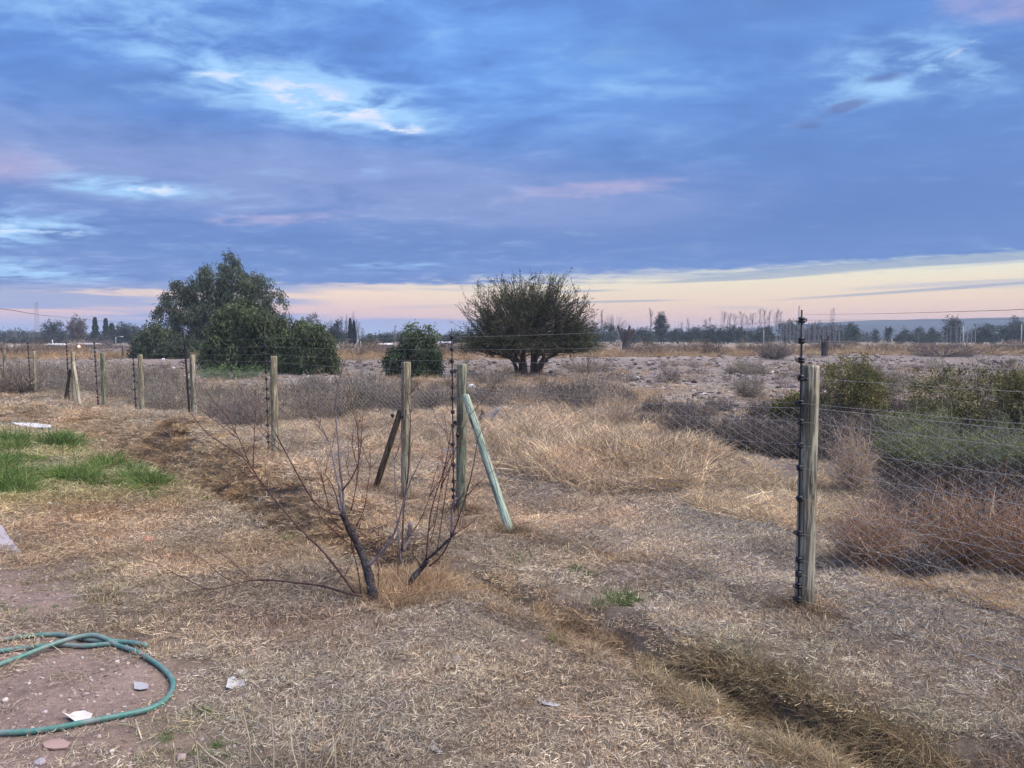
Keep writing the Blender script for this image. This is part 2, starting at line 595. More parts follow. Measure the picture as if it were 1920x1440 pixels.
C_straw = np.array([.24, .19, .14]); C_grey = np.array([.15, .12, .10]); C_bare = np.array([.29, .215, .18]); C_dark = np.array([.085, .065, .052])  # straw and grey soil darkened, putting shade between the straws into their colour
C_pale = np.array([.31, .265, .24]); C_mauve = np.array([.165, .138, .12]); C_orange = np.array([.27, .19, .13]); C_green = np.array([.10, .16, .05])


def gravel_zone(X, Y):
    return np.clip(blob(X, Y, 90, 1300, 260, 95) * 1.6 + blob(X, Y, 40, 1110, 130, 45) * 1.2 + blob(X, Y, -50, 1420, 300, 60), 0, 1)


def green_zone(X, Y):
    g = (blob(X, Y, 130, 895, 190, 38) * 1.2 + blob(X, Y, 15, 905, 70, 40) + blob(X, Y, 125, 832, 45, 22) + blob(X, Y, 25, 832, 35, 26) + blob(X, Y, 270, 905, 55, 26) + blob(X, Y, -150, 870, 220, 60))
    return np.clip(g, 0, 1.3)


def ground_color(X, Y, Z):
    r = np.hypot(X, Y)
    n = fbm(X * .9, Y * .9, 4, 21)[..., None]; n2 = fbm(X * .3, Y * .3, 3, 22)[..., None]
    c = C_straw * n + C_grey * (1 - n)
    c = c * (.8 + .4 * n2)
    gz = gravel_zone(X, Y)[..., None]
    c = c * (1 - gz) + C_bare * gz
    gr = np.clip(green_zone(X, Y), 0, 1)[..., None] * .3
    c = c * (1 - gr) + C_green * gr
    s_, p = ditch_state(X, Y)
    dk = np.clip(1.3 - np.abs(s_ - .10) / .16, 0, 1)[..., None] * np.clip(p[..., 0] / .15, 0, 1)[..., None] * .75  # dark band along the lip: ditch shadow put into the soil colour
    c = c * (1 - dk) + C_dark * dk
    # beyond the fence
    fd = fence_side(X, Y)
    f = np.clip((fd - .3) / 2.0, 0, 1)[..., None]
    st = fbm(X * .12, Y * .12, 4, 30)[..., None]
    far = C_mauve * (1 - st) + C_pale * st * .78
    rb = np.clip((fbm(X * .05, Y * .22, 3, 33) - .45) * 5, 0, 1)[..., None]
    far = far * (1 - rb * .3) + np.array([.30, .25, .24]) * rb * .3
    c = c * (1 - f) + far * f
    for (px, py, rx, ry, s, cc) in [(1330, 752, 150, 9, 1, C_pale * 1.15), (1690, 748, 75, 12, 1.2, C_pale * 1.2), (1180, 668, 260, 6, .8, C_pale), (1400, 700, 160, 20, .5, C_pale * .8),
                                    (640, 715, 80, 12, .9, C_pale * .9), (250, 722, 120, 10, .5, C_pale * .8), (200, 770, 60, 8, .9, C_pale), (60, 760, 90, 4, .7, C_pale * .95),
                                    (880, 665, 60, 8, .8, C_orange * 1.1), (700, 665, 90, 6, .6, C_orange), (1250, 655, 240, 7, .8, C_orange), (1700, 648, 260, 5, .7, np.array([.36, .29, .18])),
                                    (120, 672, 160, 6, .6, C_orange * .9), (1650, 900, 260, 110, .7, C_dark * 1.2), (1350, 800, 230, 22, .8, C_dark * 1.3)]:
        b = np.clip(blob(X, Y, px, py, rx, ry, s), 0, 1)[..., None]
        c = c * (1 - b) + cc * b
    ff = np.clip((Y - 120) / 120, 0, 1)[..., None]
    c = c * (1 - ff) + np.array([.27, .23, .17]) * ff
    return c


# fence line (world XY of each post), from right to left
def post_at(px, ytop, ybase, h=1.5):
    D = h / ((ybase - ytop) / F)
    return D


FP = [(4.15, 1.45), (1.78, 4.62), (-.515, 7.72), (-1.17, 8.45), (-3.50, 11.35), (-6.08, 14.75), (-8.50, 17.7), (-10.8, 20.4), (-12.95, 22.8), (-15.95, 25.8), (-18.9, 28.8), (-21.8, 31.8)]
_FA = np.array(FP)[::-1]


def fence_side(X, Y):
    """distance beyond the fence line (positive = far side)"""
    a = np.array((-.515, 7.72)); d = np.array((2.295, -3.10)); L = np.hypot(*d)
    nx, ny = -d[1] / L, d[0] / L       # normal pointing away from camera
    return (X - a[0]) * nx + (Y - a[1]) * ny


def build_ground():
    rr = np.concatenate([np.linspace(.3, 2.6, 24)[:-1], np.linspace(2.6, 16, 250)[:-1], np.linspace(16, 50, 110)[:-1], np.geomspace(50, 6000, 60)])
    an = np.concatenate([np.linspace(-180, -44, 40)[:-1], np.linspace(-44, 44, 420), np.linspace(44, 180, 40)[1:-1]])
    A, Rr = np.meshgrid(np.radians(an), rr)
    X = np.sin(A) * Rr; Y = np.cos(A) * Rr
    Z = terrain(X, Y)
    nR, nA = X.shape
    V = np.stack([X, Y, Z], -1).reshape(-1, 3)
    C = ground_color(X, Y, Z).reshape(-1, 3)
    i = np.arange(nR - 1)[:, None]; j = np.arange(nA)[None]; k = (j + 1) % nA
    F4 = np.stack([i * nA + j, i * nA + k, (i + 1) * nA + k, (i + 1) * nA + j], -1).reshape(-1, 4)
    V = np.concatenate([V, [[0, 0, .03]]]); C = np.concatenate([C, [C_grey]])
    jj = np.arange(nA)
    F3 = np.c_[(jj + 1) % nA, jj, np.full(nA, len(V) - 1)]
    mb = MB(); mb.add(V, F4[:, ::-1], F3, C)
    o = obj('ground', mb.mesh('ground', M_soil, True))
    tag(o, kind='structure')


build_ground()

# hills -------------------------------------------------------------------------------
def build_hills():
    xs = np.linspace(-1600, 2000, 180); ys = np.linspace(620, 1200, 14)
    X, Y = np.meshgrid(xs, ys)
    ang = X / Y * F + 960
    prof = np.interp(xs / 900 * F + 960, [-1500, 0, 500, 700, 900, 1300, 1450, 1600, 1750, 1920, 2400, 4000], [6, 6, 5, 5, 5, 7, 12, 20, 23, 29, 33, 27])
    h = prof[None] * np.sin(np.linspace(0, 1, 14) * math.pi * .62)[:, None] ** .8
    Z = -1 + h * (.9 + .25 * fbm(X * .008, Y * .008, 4, 40))
    C = (np.array([.035, .045, .05]) * (.6 + .8 * fbm(X * .01, Y * .01, 3, 44)[..., None])).reshape(-1, 3)
    nR, nA = X.shape
    i = np.arange(nR - 1)[:, None]; j = np.arange(nA - 1)[None]
    F4 = np.stack([i * nA + j, i * nA + j + 1, (i + 1) * nA + j + 1, (i + 1) * nA + j], -1).reshape(-1, 4)
    mb = MB(); mb.add(np.stack([X, Y, Z], -1).reshape(-1, 3), F4, None, C)
    tag(obj('hills', mb.mesh('hills', M_plain, True)), kind='structure')


build_hills()


# ------------------------------------------------------------------ scatter (grass, litter, pebbles: nobody could count them)
def scatter(name, meshes, X, Y, Z, scl, idx, tint, tilt=.15, mat=None):
    cc = bpy.data.collections.new(name + '_pieces')
    for i, me in enumerate(meshes):
        o = bpy.data.objects.new('%s_piece_%02d' % (name, i), me)
        cc.objects.link(o)
    n = len(X)
    me = bpy.data.meshes.new(name)
    me.vertices.add(n)
    me.vertices.foreach_set('co', np.c_[X, Y, Z].astype(np.float32).ravel())
    rot = np.c_[(rng.random(n) - .5) * 2 * tilt, (rng.random(n) - .5) * 2 * tilt, rng.random(n) * 6.283]
    a = me.attributes.new('rot', 'FLOAT_VECTOR', 'POINT'); a.data.foreach_set('vector', rot.astype(np.float32).ravel())
    s = np.asarray(scl, float)
    if s.ndim == 1: s = np.repeat(s[:, None], 3, 1)
    a = me.attributes.new('scl', 'FLOAT_VECTOR', 'POINT'); a.data.foreach_set('vector', s.astype(np.float32).ravel())
    a = me.attributes.new('idx', 'INT', 'POINT'); a.data.foreach_set('value', np.asarray(idx, np.int32))
    a = me.attributes.new('tint', 'FLOAT_VECTOR', 'POINT'); a.data.foreach_set('vector', np.asarray(tint, np.float32).ravel())
    o = bpy.data.objects.new(name, me); COL.objects.link(o)
    ng = bpy.data.node_groups.new(name, 'GeometryNodeTree')
    ng.interface.new_socket('Geometry', in_out='INPUT', socket_type='NodeSocketGeometry')
    ng.interface.new_socket('Geometry', in_out='OUTPUT', socket_type='NodeSocketGeometry')
    gi = ng.nodes.new('NodeGroupInput'); go = ng.nodes.new('NodeGroupOutput')
    ci = ng.nodes.new('GeometryNodeCollectionInfo')
    ci.inputs['Collection'].default_value = cc
    ci.inputs['Separate Children'].default_value = True
    ci.inputs['Reset Children'].default_value = True
    ip = ng.nodes.new('GeometryNodeInstanceOnPoints')
    ip.inputs['Pick Instance'].default_value = True

    def na(nm, typ):
        q = ng.nodes.new('GeometryNodeInputNamedAttribute'); q.data_type = typ; q.inputs[0].default_value = nm
        return q.outputs[0]
    L = ng.links.new
    L(gi.outputs[0], ip.inputs['Points']); L(ci.outputs[0], ip.inputs['Instance'])
    L(na('idx', 'INT'), ip.inputs['Instance Index'])
    L(na('rot', 'FLOAT_VECTOR'), ip.inputs['Rotation'])
    L(na('scl', 'FLOAT_VECTOR'), ip.inputs['Scale'])
    L(ip.outputs[0], go.inputs[0])
    md = o.modifiers.new('scatter', 'NODES'); md.node_group = ng
    tag(o, kind='stuff')
    return o


STRAW = [(.72, .60, .43), (.60, .49, .35), (.48, .38, .27), (.34, .27, .20), (.66, .55, .40), (.22, .17, .13), (.80, .71, .54)]
GREYS = [(.48, .40, .31), (.38, .31, .25), (.56, .47, .37), (.24, .19, .16), (.64, .55, .44), (.42, .35, .28)]
ORNG = [(.54, .40, .26), (.46, .33, .21), (.62, .48, .32), (.38, .27, .19)]
GREEN = [(.08, .19, .04), (.12, .25, .06), (.06, .14, .04), (.20, .30, .10)]


def m_mat(seed, n=95, rad=.13, pal=STRAW, lo=.03, hi=.105, w=.0026, flat=.35):
    mb = MB()
    a = rng.random(n) * 6.283; rr = rad * np.sqrt(rng.random(n))
    b = np.c_[rr * np.cos(a), rr * np.sin(a), rng.random(n) * .012]
    L = lo + (hi - lo) * rng.random(n) ** 1.5
    th = rng.random(n) * 6.283; e = rng.random(n) ** 2 * flat * 2
    d = np.c_[np.cos(th) * np.cos(e), np.sin(th) * np.cos(e), np.sin(e)]
    k = 4
    t = np.linspace(0, 1, k)[None, :, None]
    curl = rng.normal(size=(n, 1, 3)) * .25 * L[:, None, None]; curl[..., 2] = -np.abs(curl[..., 2]) * .3
    P = b[:, None] + d[:, None] * L[:, None, None] * t + curl * t ** 2
    P[..., 2] = np.maximum(P[..., 2], .001)
    W = np.repeat((w * (.6 + .8 * rng.random(n)))[:, None], k, 1) * np.array([1, 1, .8, .3])
    ribbons(mb, P, W, pick(pal, n, .25))
    return mb.mesh('straw_mat', M_inst)


def m_tuft(n=60, rad=.05, h=(.05, .12), pal=STRAW, w=.003, lean=.5, k=4):
    mb = MB()
    a = rng.random(n) * 6.283; rr = rad * np.sqrt(rng.random(n))
    b = np.c_[rr * np.cos(a), rr * np.sin(a), np.full(n, -.01)]
    L = h[0] + (h[1] - h[0]) * rng.random(n)
    th = a + rng.normal(size=n) * .8; le = lean * rng.random(n)
    d = np.c_[np.cos(th) * np.sin(le), np.sin(th) * np.sin(le), np.cos(le)]
    t = np.linspace(0, 1, k)[None, :, None]
    droop = np.c_[np.cos(th), np.sin(th), -np.full(n, .9)][:, None] * (L * rng.random(n) * .7)[:, None, None]
    P = b[:, None] + d[:, None] * L[:, None, None] * t + droop * t ** 2.2
    W = np.repeat((w * (.6 + .8 * rng.random(n)))[:, None], k, 1) * np.linspace(1, .2, k)
    ribbons(mb, P, W, pick(pal, n, .22))
    return mb.mesh('grass_tuft', M_inst)


def shrub_mb(n=60, h=.5, r=.5, pal=GREYS, w=.006, tw=6, twl=.25, leaf=0, lpal=None, lsz=.02, up=.5, wild=.25):
    """dome of thin stems with side twigs; optional small leaves"""
    mb = MB()
    th = rng.random(n) * 6.283; q = np.sqrt(rng.random(n))
    ph = q * 1.25
    tip = np.c_[np.sin(ph) * np.cos(th) * r, np.sin(ph) * np.sin(th) * r, np.maximum(np.cos(ph), .08) * h] * (.6 + .5 * rng.random((n, 1)) ** .6)
    b = np.c_[np.cos(th), np.sin(th), np.zeros(n)] * (.12 * r * rng.random((n, 1)))
    k = 6; t = np.linspace(0, 1, k)[None, :, None]
    bow = np.c_[np.cos(th), np.sin(th), -np.ones(n) * up][:, None] * (.18 * r) * (rng.random((n, 1, 1)) - .1)
    P = b[:, None] * (1 - t) + tip[:, None] * t + bow * np.sin(t * math.pi)
    P += rng.normal(size=(n, k, 3)) * wild * .06 * h * t
    W = np.repeat((w * (.6 + .8 * rng.random(n)))[:, None], k, 1) * np.linspace(1.2, .4, k)
    col = pick(pal, n, .25)
    ribbons(mb, P, W, col)
    # side twigs
    m = n * tw
    s = np.repeat(np.arange(n), tw); u = .25 + .75 * rng.random(m)
    f = u * (k - 1); i0 = np.minimum(f.astype(int), k - 2); fr = (f - i0)[:, None]
    bp = P[s, i0] * (1 - fr) + P[s, i0 + 1] * fr
    d = (P[s, i0 + 1] - P[s, i0]); d /= np.linalg.norm(d, axis=1, keepdims=True) + 1e-9
    d = d + rng.normal(size=(m, 3)) * .55; d /= np.linalg.norm(d, axis=1, keepdims=True)
    L = twl * h * (.4 + .8 * rng.random(m)) * (1.1 - .5 * u)
    t3 = np.linspace(0, 1, 4)[None, :, None]
    Q = bp[:, None] + d[:, None] * L[:, None, None] * t3 + rng.normal(size=(m, 1, 3)) * .25 * L[:, None, None] * t3 ** 2
    Q[..., 2] = np.maximum(Q[..., 2], .01)
    W = np.repeat((w * .55 * (.6 + .8 * rng.random(m)))[:, None], 4, 1) * np.linspace(1, .4, 4)
    ribbons(mb, Q, W, pick(pal, m, .25))
    if leaf:
        mm = m * leaf
        s = np.repeat(np.arange(m), leaf); u = .2 + .8 * rng.random((mm, 1))
        bp = Q[s, 0] * (1 - u) + Q[s, 3] * u + rng.normal(size=(mm, 3)) * .008
        quads(mb, bp, rng.normal(size=(mm, 3)) + [0, 0, .4], lsz * (.6 + .8 * rng.random(mm)), lsz * .45 * (.6 + .8 * rng.random(mm)), pick(lpal or pal, mm, .3))
    return mb


print('helpers ready')
# ------------------------------------------------------------------ grass litter near the camera
def polar(r0, r1, dens, a=41):
    area = .5 * (r1 ** 2 - r0 ** 2) * R(2 * a)
    n = int(area * dens)
    r = np.sqrt(r0 ** 2 + (r1 ** 2 - r0 ** 2) * rng.random(n)); t = R(a) * (2 * rng.random(n) - 1)
    return r * np.sin(t), r * np.cos(t)


MATS = [m_mat(1, 210, .13, STRAW, .015, .05, .0027, .5), m_mat(2, 210, .13, GREYS, .015, .05, .0027, .45), m_mat(3, 210, .14, GREYS + STRAW, .012, .045, .003, .4), m_mat(4, 180, .12, STRAW + ORNG, .02, .06, .0026, .8),
        m_mat(5, 190, .14, GREYS, .02, .075, .0025, .35), m_mat(6, 210, .12, GREYS + ORNG, .012, .045, .0028, 1.0)]
TUFTS = [m_tuft(70, .05, (.03, .07), STRAW, .004), m_tuft(60, .06, (.03, .08), STRAW + GREYS, .004, lean=.9), m_tuft(60, .05, (.02, .06), ORNG + STRAW, .004), m_tuft(50, .05, (.02, .06), GREYS, .004, lean=1.0)]
X = []; Y = []; S = []
for r0, r1, dn, sc_ in [(1.6, 4.5, 200, .8), (4.5, 7.5, 130, 1.0), (7.5, 12, 75, 1.3), (12, 20, 30, 1.9), (20, 32, 10, 2.7)]:
    x, y = polar(r0, r1, dn)
    X.append(x); Y.append(y); S.append(np.full(len(x), sc_))
X = np.concatenate(X); Y = np.concatenate(Y); S = np.concatenate(S)
fs = fence_side(X, Y)
gz = gravel_zone(X, Y)
sd_, dp = ditch_state(X, Y)
inD = (np.abs(sd_ - .10) < .09) & (dp[:, 0] > .1)
patch = fbm(X * 1.7, Y * 1.7, 3, 50)
keep = (rng.random(len(X)) > np.minimum(gz * 1.25, .93)) & (~inD | (rng.random(len(X)) < .6)) & (rng.random(len(X)) < np.clip(.35 + 1.1 * patch, 0, 1)) & ((fs < 2.0) | (rng.random(len(X)) < .3))
X, Y, S, patch, fs = X[keep], Y[keep], S[keep], patch[keep], fs[keep]
xb, yb = polar(6, 20, 60)
sb, pb = ditch_state(xb, yb); kb = (sb > .22) & (sb < .3 + 1.4 * pb[:, 1]) & (pb[:, 2] > .08)
xb, yb = xb[kb], yb[kb]
X = np.r_[X, xb]; Y = np.r_[Y, yb]; S = np.r_[S, np.full(len(xb), 1.5)]; patch = fbm(X * 1.7, Y * 1.7, 3, 50); fs = fence_side(X, Y)
n = len(X)
Z = terrain(X, Y)
hue = fbm(X * .7, Y * .7, 3, 51)
tint = np.ones((n, 3)) * np.array([.95, .94, .93]) * (.45 + 1.0 * fbm(X * 1.1, Y * 1.1, 3, 52))[:, None] * (.8 + .4 * rng.random((n, 1)))
warm = np.clip((hue - .5) * 4, -1, 1)[:, None]
tint *= np.where(warm > 0, 1 + warm * np.array([.06, -.03, -.12]), 1 + (-warm) * np.array([-.06, .0, .06]))
gr = np.clip(green_zone(X, Y), 0, 1)[:, None] * .45
tint = tint * (1 - gr) + tint * np.array([.55, .85, .35]) * gr
og = np.clip(blob(X, Y, 120, 960, 160, 32) + blob(X, Y, 930, 870, 180, 40) * .6, 0, 1)[:, None]
tint *= 1 + og * np.array([.04, -.06, -.14])
rd = np.clip(blob(X, Y, 560, 1170, 190, 40), 0, 1)[:, None]
tint *= 1 - rd * np.array([.3, .38, .38])
dk = np.clip(blob(X, Y, 330, 1390, 130, 60) * .9 + blob(X, Y, 1380, 1260, 150, 50) * .8 + blob(X, Y, 1600, 1380, 200, 60) * .9 + blob(X, Y, 130, 1110, 200, 40) * .6, 0, 1)[:, None]
tint *= 1 - dk * np.array([.45, .38, .5])
sq_, pq_ = ditch_state(X, Y)
bk = ((sq_ > .1) & (sq_ < .12 + pq_[:, 1] * .85) & (pq_[:, 0] > .15))[:, None]
tint = np.where(bk, tint * np.array([.98, .90, .80]), tint)
istuft = rng.random(n) < np.clip((patch - .42) * 1.6, .04, .5)
idx = np.where(istuft, 6 + rng.integers(0, 4, n), rng.integers(0, 6, n))
scatter('dry_grass', MATS + TUFTS, X, Y, Z + .002, S * (.7 + .6 * rng.random(n)), idx, tint, .2)
print('litter', n)

# grit and small stones on bare ground
def m_pebble(sd):
    mb = MB()
    import itertools
    g = (1 + 5 ** .5) / 2
    V = np.array([(-1, g, 0), (1, g, 0), (-1, -g, 0), (1, -g, 0), (0, -1, g), (0, 1, g), (0, -1, -g), (0, 1, -g), (g, 0, -1), (g, 0, 1), (-g, 0, -1), (-g, 0, 1)]) / 1.9
    V = V * (1 + .35 * (rng.random((12, 3)) - .5)) * np.array([1, .8, .5])
    Fc = [(0, 11, 5), (0, 5, 1), (0, 1, 7), (0, 7, 10), (0, 10, 11), (1, 5, 9), (5, 11, 4), (11, 10, 2), (10, 7, 6), (7, 1, 8), (3, 9, 4), (3, 4, 2), (3, 2, 6), (3, 6, 8), (3, 8, 9), (4, 9, 5), (2, 4, 11), (6, 2, 10), (8, 6, 7), (9, 8, 1)]
    mb.add(V, None, Fc, (1, 1, 1))
    return mb.mesh('pebble', M_stone)


PEB = [m_pebble(i) for i in range(5)]
x, y = polar(2.2, 7, 1900)
k = rng.random(len(x)) < np.clip(gravel_zone(x, y) * 1.2, .015, 1)
x, y = x[k], y[k]
n = len(x)
s = .0025 + .012 * rng.random(n) ** 6
tn = pick([(.30, .235, .215), (.26, .20, .18), (.36, .29, .27), (.19, .15, .14), (.40, .35, .33)], n, .2)
scatter('gravel', PEB, x, y, terrain(x, y) + s * .1, s, rng.integers(0, 5, n), tn, .6)


def inpoly(px, py, poly):
    c = np.zeros(len(px), bool); q = len(poly)
    for i in range(q):
        x1, y1 = poly[i]; x2, y2 = poly[(i + 1) % q]
        m = ((y1 > py) != (y2 > py)) & (px < (x2 - x1) * (py - y1) / (y2 - y1 + 1e-9) + x1)
        c ^= m
    return c


def region(poly, n):
    """n ground points spread over the patch of ground whose outline the photo shows as this polygon"""
    p = np.array(poly, float); lo = p.min(0); hi = p.max(0)
    out = np.zeros((0, 2))
    while len(out) < n:
        q = lo + (hi - lo) * rng.random((n * 2, 2))
        out = np.concatenate([out, q[inpoly(q[:, 0], q[:, 1], poly)]])
    X, Y = G0(out[:n, 0], out[:n, 1])
    return X, Y


# stones over the bare flat beyond the fence
sx, sy = region([(-300, 668), (2250, 660), (2250, 790), (1500, 790), (1150, 770), (560, 780), (-300, 745)], 17000)
k = fbm(sx * .1, sy * .1, 3, 30) > .30
sx, sy = sx[k], sy[k]; n = len(sx)
s = (.035 + .12 * rng.random(n) ** 3) * (.5 + sy / 55)
tn = pick([(.24, .205, .185), (.15, .125, .11), (.32, .28, .26), (.08, .068, .058), (.26, .23, .20)], n, .2)
k2 = rng.random(n) < .01; tn[k2] = (.7, .68, .68)
scatter('field_stones', PEB, sx, sy, terrain(sx, sy) + s * .15, s, rng.integers(0, 5, n), tn, .3)

# ------------------------------------------------------------------ taller dry grass
TALL = [m_tuft(150, .16, (.20, .44), STRAW + ORNG, .0052, 1.25, 6), m_tuft(150, .18, (.16, .38), STRAW, .0054, 1.4, 6), m_tuft(100, .15, (.15, .36), GREYS + STRAW, .006, 1.1, 6),
        m_mat(9, 210, .28, STRAW, .12, .36, .005, .8), m_mat(10, 200, .26, GREYS + STRAW, .10, .32, .0048, .6)]


FLAT = [TALL[1], TALL[3], TALL[4], TALL[3], TALL[2], TALL[3]]


def tall(name, poly, n, s0, s1, tintc, seed, var=.3, mats=TALL, tilt=.25, zlift=0.0, sq=1.0, thin=0):
    X, Y = region(poly, n)
    if thin:
        kk = (fbm(X * .55, Y * .3, 3, seed + 100) + .25 * rng.random(len(X)) > thin + .06); X, Y = X[kk], Y[kk]
    nz = fbm(X * .8, Y * .8, 3, seed)[:, None]
    t = np.asarray(tintc) * (.65 + .7 * nz) * (1 + var * (rng.random((len(X), 1)) - .5))
    s = s0 + (s1 - s0) * rng.random(len(X)) * (.5 + nz[:, 0])
    scatter(name, mats, X, Y, terrain(X, Y) + zlift, np.c_[s, s, s * sq], rng.integers(0, len(mats), len(X)), t, tilt)


tall('dry_grass_heap', [(930, 885), (900, 830), (960, 790), (1060, 770), (1180, 775), (1270, 800), (1345, 850), (1350, 890), (1290, 925), (1120, 930), (1010, 905)], 760, .5, 1.2, (1.0, .93, .84), 60, var=1.0, mats=FLAT, sq=.85, tilt=.5)
tall('dry_grass_beyond_fence', [(560, 845), (590, 790), (700, 765), (900, 760), (1180, 765), (1300, 810), (1160, 850), (960, 850), (900, 835), (760, 850)], 760, .4, 1.0, (.92, .85, .78), 61, var=1.0, mats=FLAT, sq=.8, tilt=.4)
tall('dry_grass_at_the_fence', [(1290, 900), (1340, 850), (1500, 905), (1560, 900), (1620, 960), (1560, 985), (1500, 990), (1400, 980), (1300, 950)], 420, .4, .85, (1.0, .95, .85), 62, sq=.6, var=.8, mats=FLAT, tilt=.4)
tall('dry_grass_along_scrub', [(1540, 1035), (1700, 1050), (1850, 1095), (2050, 1120), (2050, 1170), (1800, 1130), (1640, 1085), (1550, 1060)], 170, .25, .5, (1.05, .98, .88), 63, sq=.6)
tall('dry_grass_in_ditch', [(640, 1075), (760, 1075), (900, 1075), (1060, 1130), (1200, 1210), (1160, 1250), (1000, 1180), (860, 1120), (740, 1150), (660, 1130)], 330, .18, .42, (.88, .78, .68), 64, sq=.75, var=.9)
tall('dry_grass_by_ditch_mouth', [(1180, 1235), (1300, 1240), (1450, 1310), (1600, 1430), (1500, 1445), (1330, 1340), (1210, 1290)], 330, .2, .4, (.62, .60, .50), 65, sq=.7, var=.6)
tall('weeds_in_ditch', [(1190, 1205), (1330, 1225), (1500, 1285), (1800, 1420), (1800, 1500), (1480, 1440), (1330, 1335), (1215, 1265)], 760, .18, .42, (.66, .62, .50), 73, sq=.7, var=.9)
tall('dry_grass_in_upper_ditch', [(820, 1075), (1060, 1125), (1200, 1190), (1200, 1230), (1010, 1170), (850, 1110)], 200, .18, .36, (.72, .62, .52), 74, sq=.7, var=.9)
tall('dry_grass_on_bank', [(330, 855), (480, 900), (620, 960), (700, 1010), (640, 1040), (520, 985), (420, 930), (320, 880)], 300, .16, .32, (.98, .87, .74), 66, sq=.5, var=.8)
tall('dry_grass_on_mound', [(130, 800), (200, 790), (330, 790), (400, 820), (350, 860), (250, 845), (170, 830)], 380, .2, .4, (.78, .66, .50), 67, sq=.5, var=.8)
tall('dry_grass_on_berm', [(-200, 760), (0, 745), (110, 755), (260, 790), (200, 810), (60, 795), (-200, 800)], 620, .25, .5, (.80, .72, .58), 68, sq=.45, var=.8)
tall('dry_grass_mid', [(700, 710), (1000, 700), (1250, 740), (1180, 770), (900, 765), (700, 765)], 500, .7, 1.3, (.9, .8, .7), 69)
tall('dry_grass_far_band', [(-400, 664), (500, 664), (1100, 652), (1500, 650), (2400, 645), (2400, 662), (1500, 668), (1080, 672), (500, 676), (-400, 672)], 2600, 1.0, 3.2, (.74, .64, .50), 70, sq=.8)
tall('dry_grass_far_right', [(1480, 652), (2400, 648), (2400, 664), (1480, 664)], 900, 1.8, 3.6, (1.0, .92, .74), 71, sq=.7)
tall('dry_grass_far_patches', [(-300, 690), (700, 690), (1200, 680), (1500, 680), (2300, 680), (2300, 760), (1500, 700), (1150, 720), (700, 715), (200, 760), (-300, 730)], 520, .6, 1.2, (.85, .72, .58), 72)

# short matted grass over the whole spoil bank
bx, by = polar(4.5, 28, 80, 44)
sb, pb = ditch_state(bx, by)
kb = (sb > .22) & (sb < .45 + 1.3 * pb[:, 1]) & (pb[:, 2] > .1)
bx, by, sb = bx[kb], by[kb], sb[kb]
q = .20 + .22 * rng.random(len(bx)); lo_ = np.clip((sb - .20) / .22, 0, 1)[:, None]
tb = (np.array([.42, .35, .30]) * (1 - lo_) + np.array([1.12, .99, .84]) * lo_) * (.55 + .8 * fbm(bx * 2, by * 2, 3, 91))[:, None] * (.7 + .6 * rng.random((len(bx), 1)))  # tint darkens towards the lip, painting the ditch shadow into the grass
scatter('dry_grass_over_spoil_bank', FLAT, bx, by, terrain(bx, by), np.c_[q, q, q * .6], rng.integers(0, 6, len(bx)), tb, .4)
print('bank', len(bx))

# green grass by the ditch on the left
GT = [m_tuft(110, .11, (.10, .24), GREEN, .006, .7, 5), m_tuft(90, .10, (.08, .18), GREEN, .005, .9, 5), m_tuft(80, .09, (.08, .2), GREEN + [(.40, .38, .18)], .005, .9, 5)]
gx = []; gy = []; gs = []
for px, py, rx, ry, n, s in [(26, 836, 20, 13, 34, 1.6), (108, 832, 16, 11, 26, 1.5), (130, 846, 20, 12, 30, 1.35), (206, 874, 18, 8, 22, 1.15), (2, 872, 26, 14, 34, 1.3), (30, 893, 30, 12, 30, 1.1), (30, 920, 24, 11, 30, 1.4), (85, 893, 22, 9, 22, 1.0),
                             (120, 900, 22, 10, 24, .95), (152, 897, 22, 12, 34, 1.15), (176, 908, 20, 9, 20, .95), (262, 893, 20, 10, 24, 1.1), (290, 908, 20, 9, 22, .95), (240, 915, 26, 8, 16, .7), (60, 868, 40, 10, 12, .7), (-120, 880, 60, 30, 60, 1.2),
                             (330, 935, 60, 18, 30, .4), (200, 925, 140, 18, 60, .5), (150, 880, 130, 26, 40, .45), (90, 820, 90, 12, 20, .4), (1168, 1130, 26, 10, 16, .55), (1125, 1138, 12, 7, 6, .4), (968, 1050, 24, 8, 12, .42), (1085, 1075, 40, 12, 10, .35), (1090, 898, 22, 12, 16, .7),
                             (1087, 937, 16, 6, 8, .4), (1265, 915, 25, 12, 14, .7), (1060, 1200, 30, 10, 14, .35), (820, 830, 20, 8, 8, .6), (560, 1010, 25, 8, 12, .4), (1010, 1155, 50, 12, 8, .3), (350, 1370, 110, 70, 30, .16), (60, 1140, 120, 30, 16, .18)]:
    a = rng.random(n) * 6.283; q = np.sqrt(rng.random(n))
    x, y = G0(px + rx * q * np.cos(a), py + ry * q * np.sin(a))
    gx.append(x); gy.append(y); gs.append(np.full(n, s))
gx = np.concatenate(gx); gy = np.concatenate(gy); gs = np.concatenate(gs) * (.4 + .9 * rng.random(len(gx)) ** 1.5)
kg = (fbm(gx * 3.2, gy * 2.0, 3, 77) > .40); gx, gy, gs = gx[kg], gy[kg], gs[kg]
tn = np.array([1.05, .92, 1.0]) * (.6 + .55 * rng.random((len(gx), 1))) * np.where(rng.random((len(gx), 1)) < .3, (1.2, 1.05, .9), (1, 1, 1))
scatter('green_grass', GT, gx, gy, terrain(gx, gy), gs, rng.integers(0, 3, len(gx)), tn, .2)

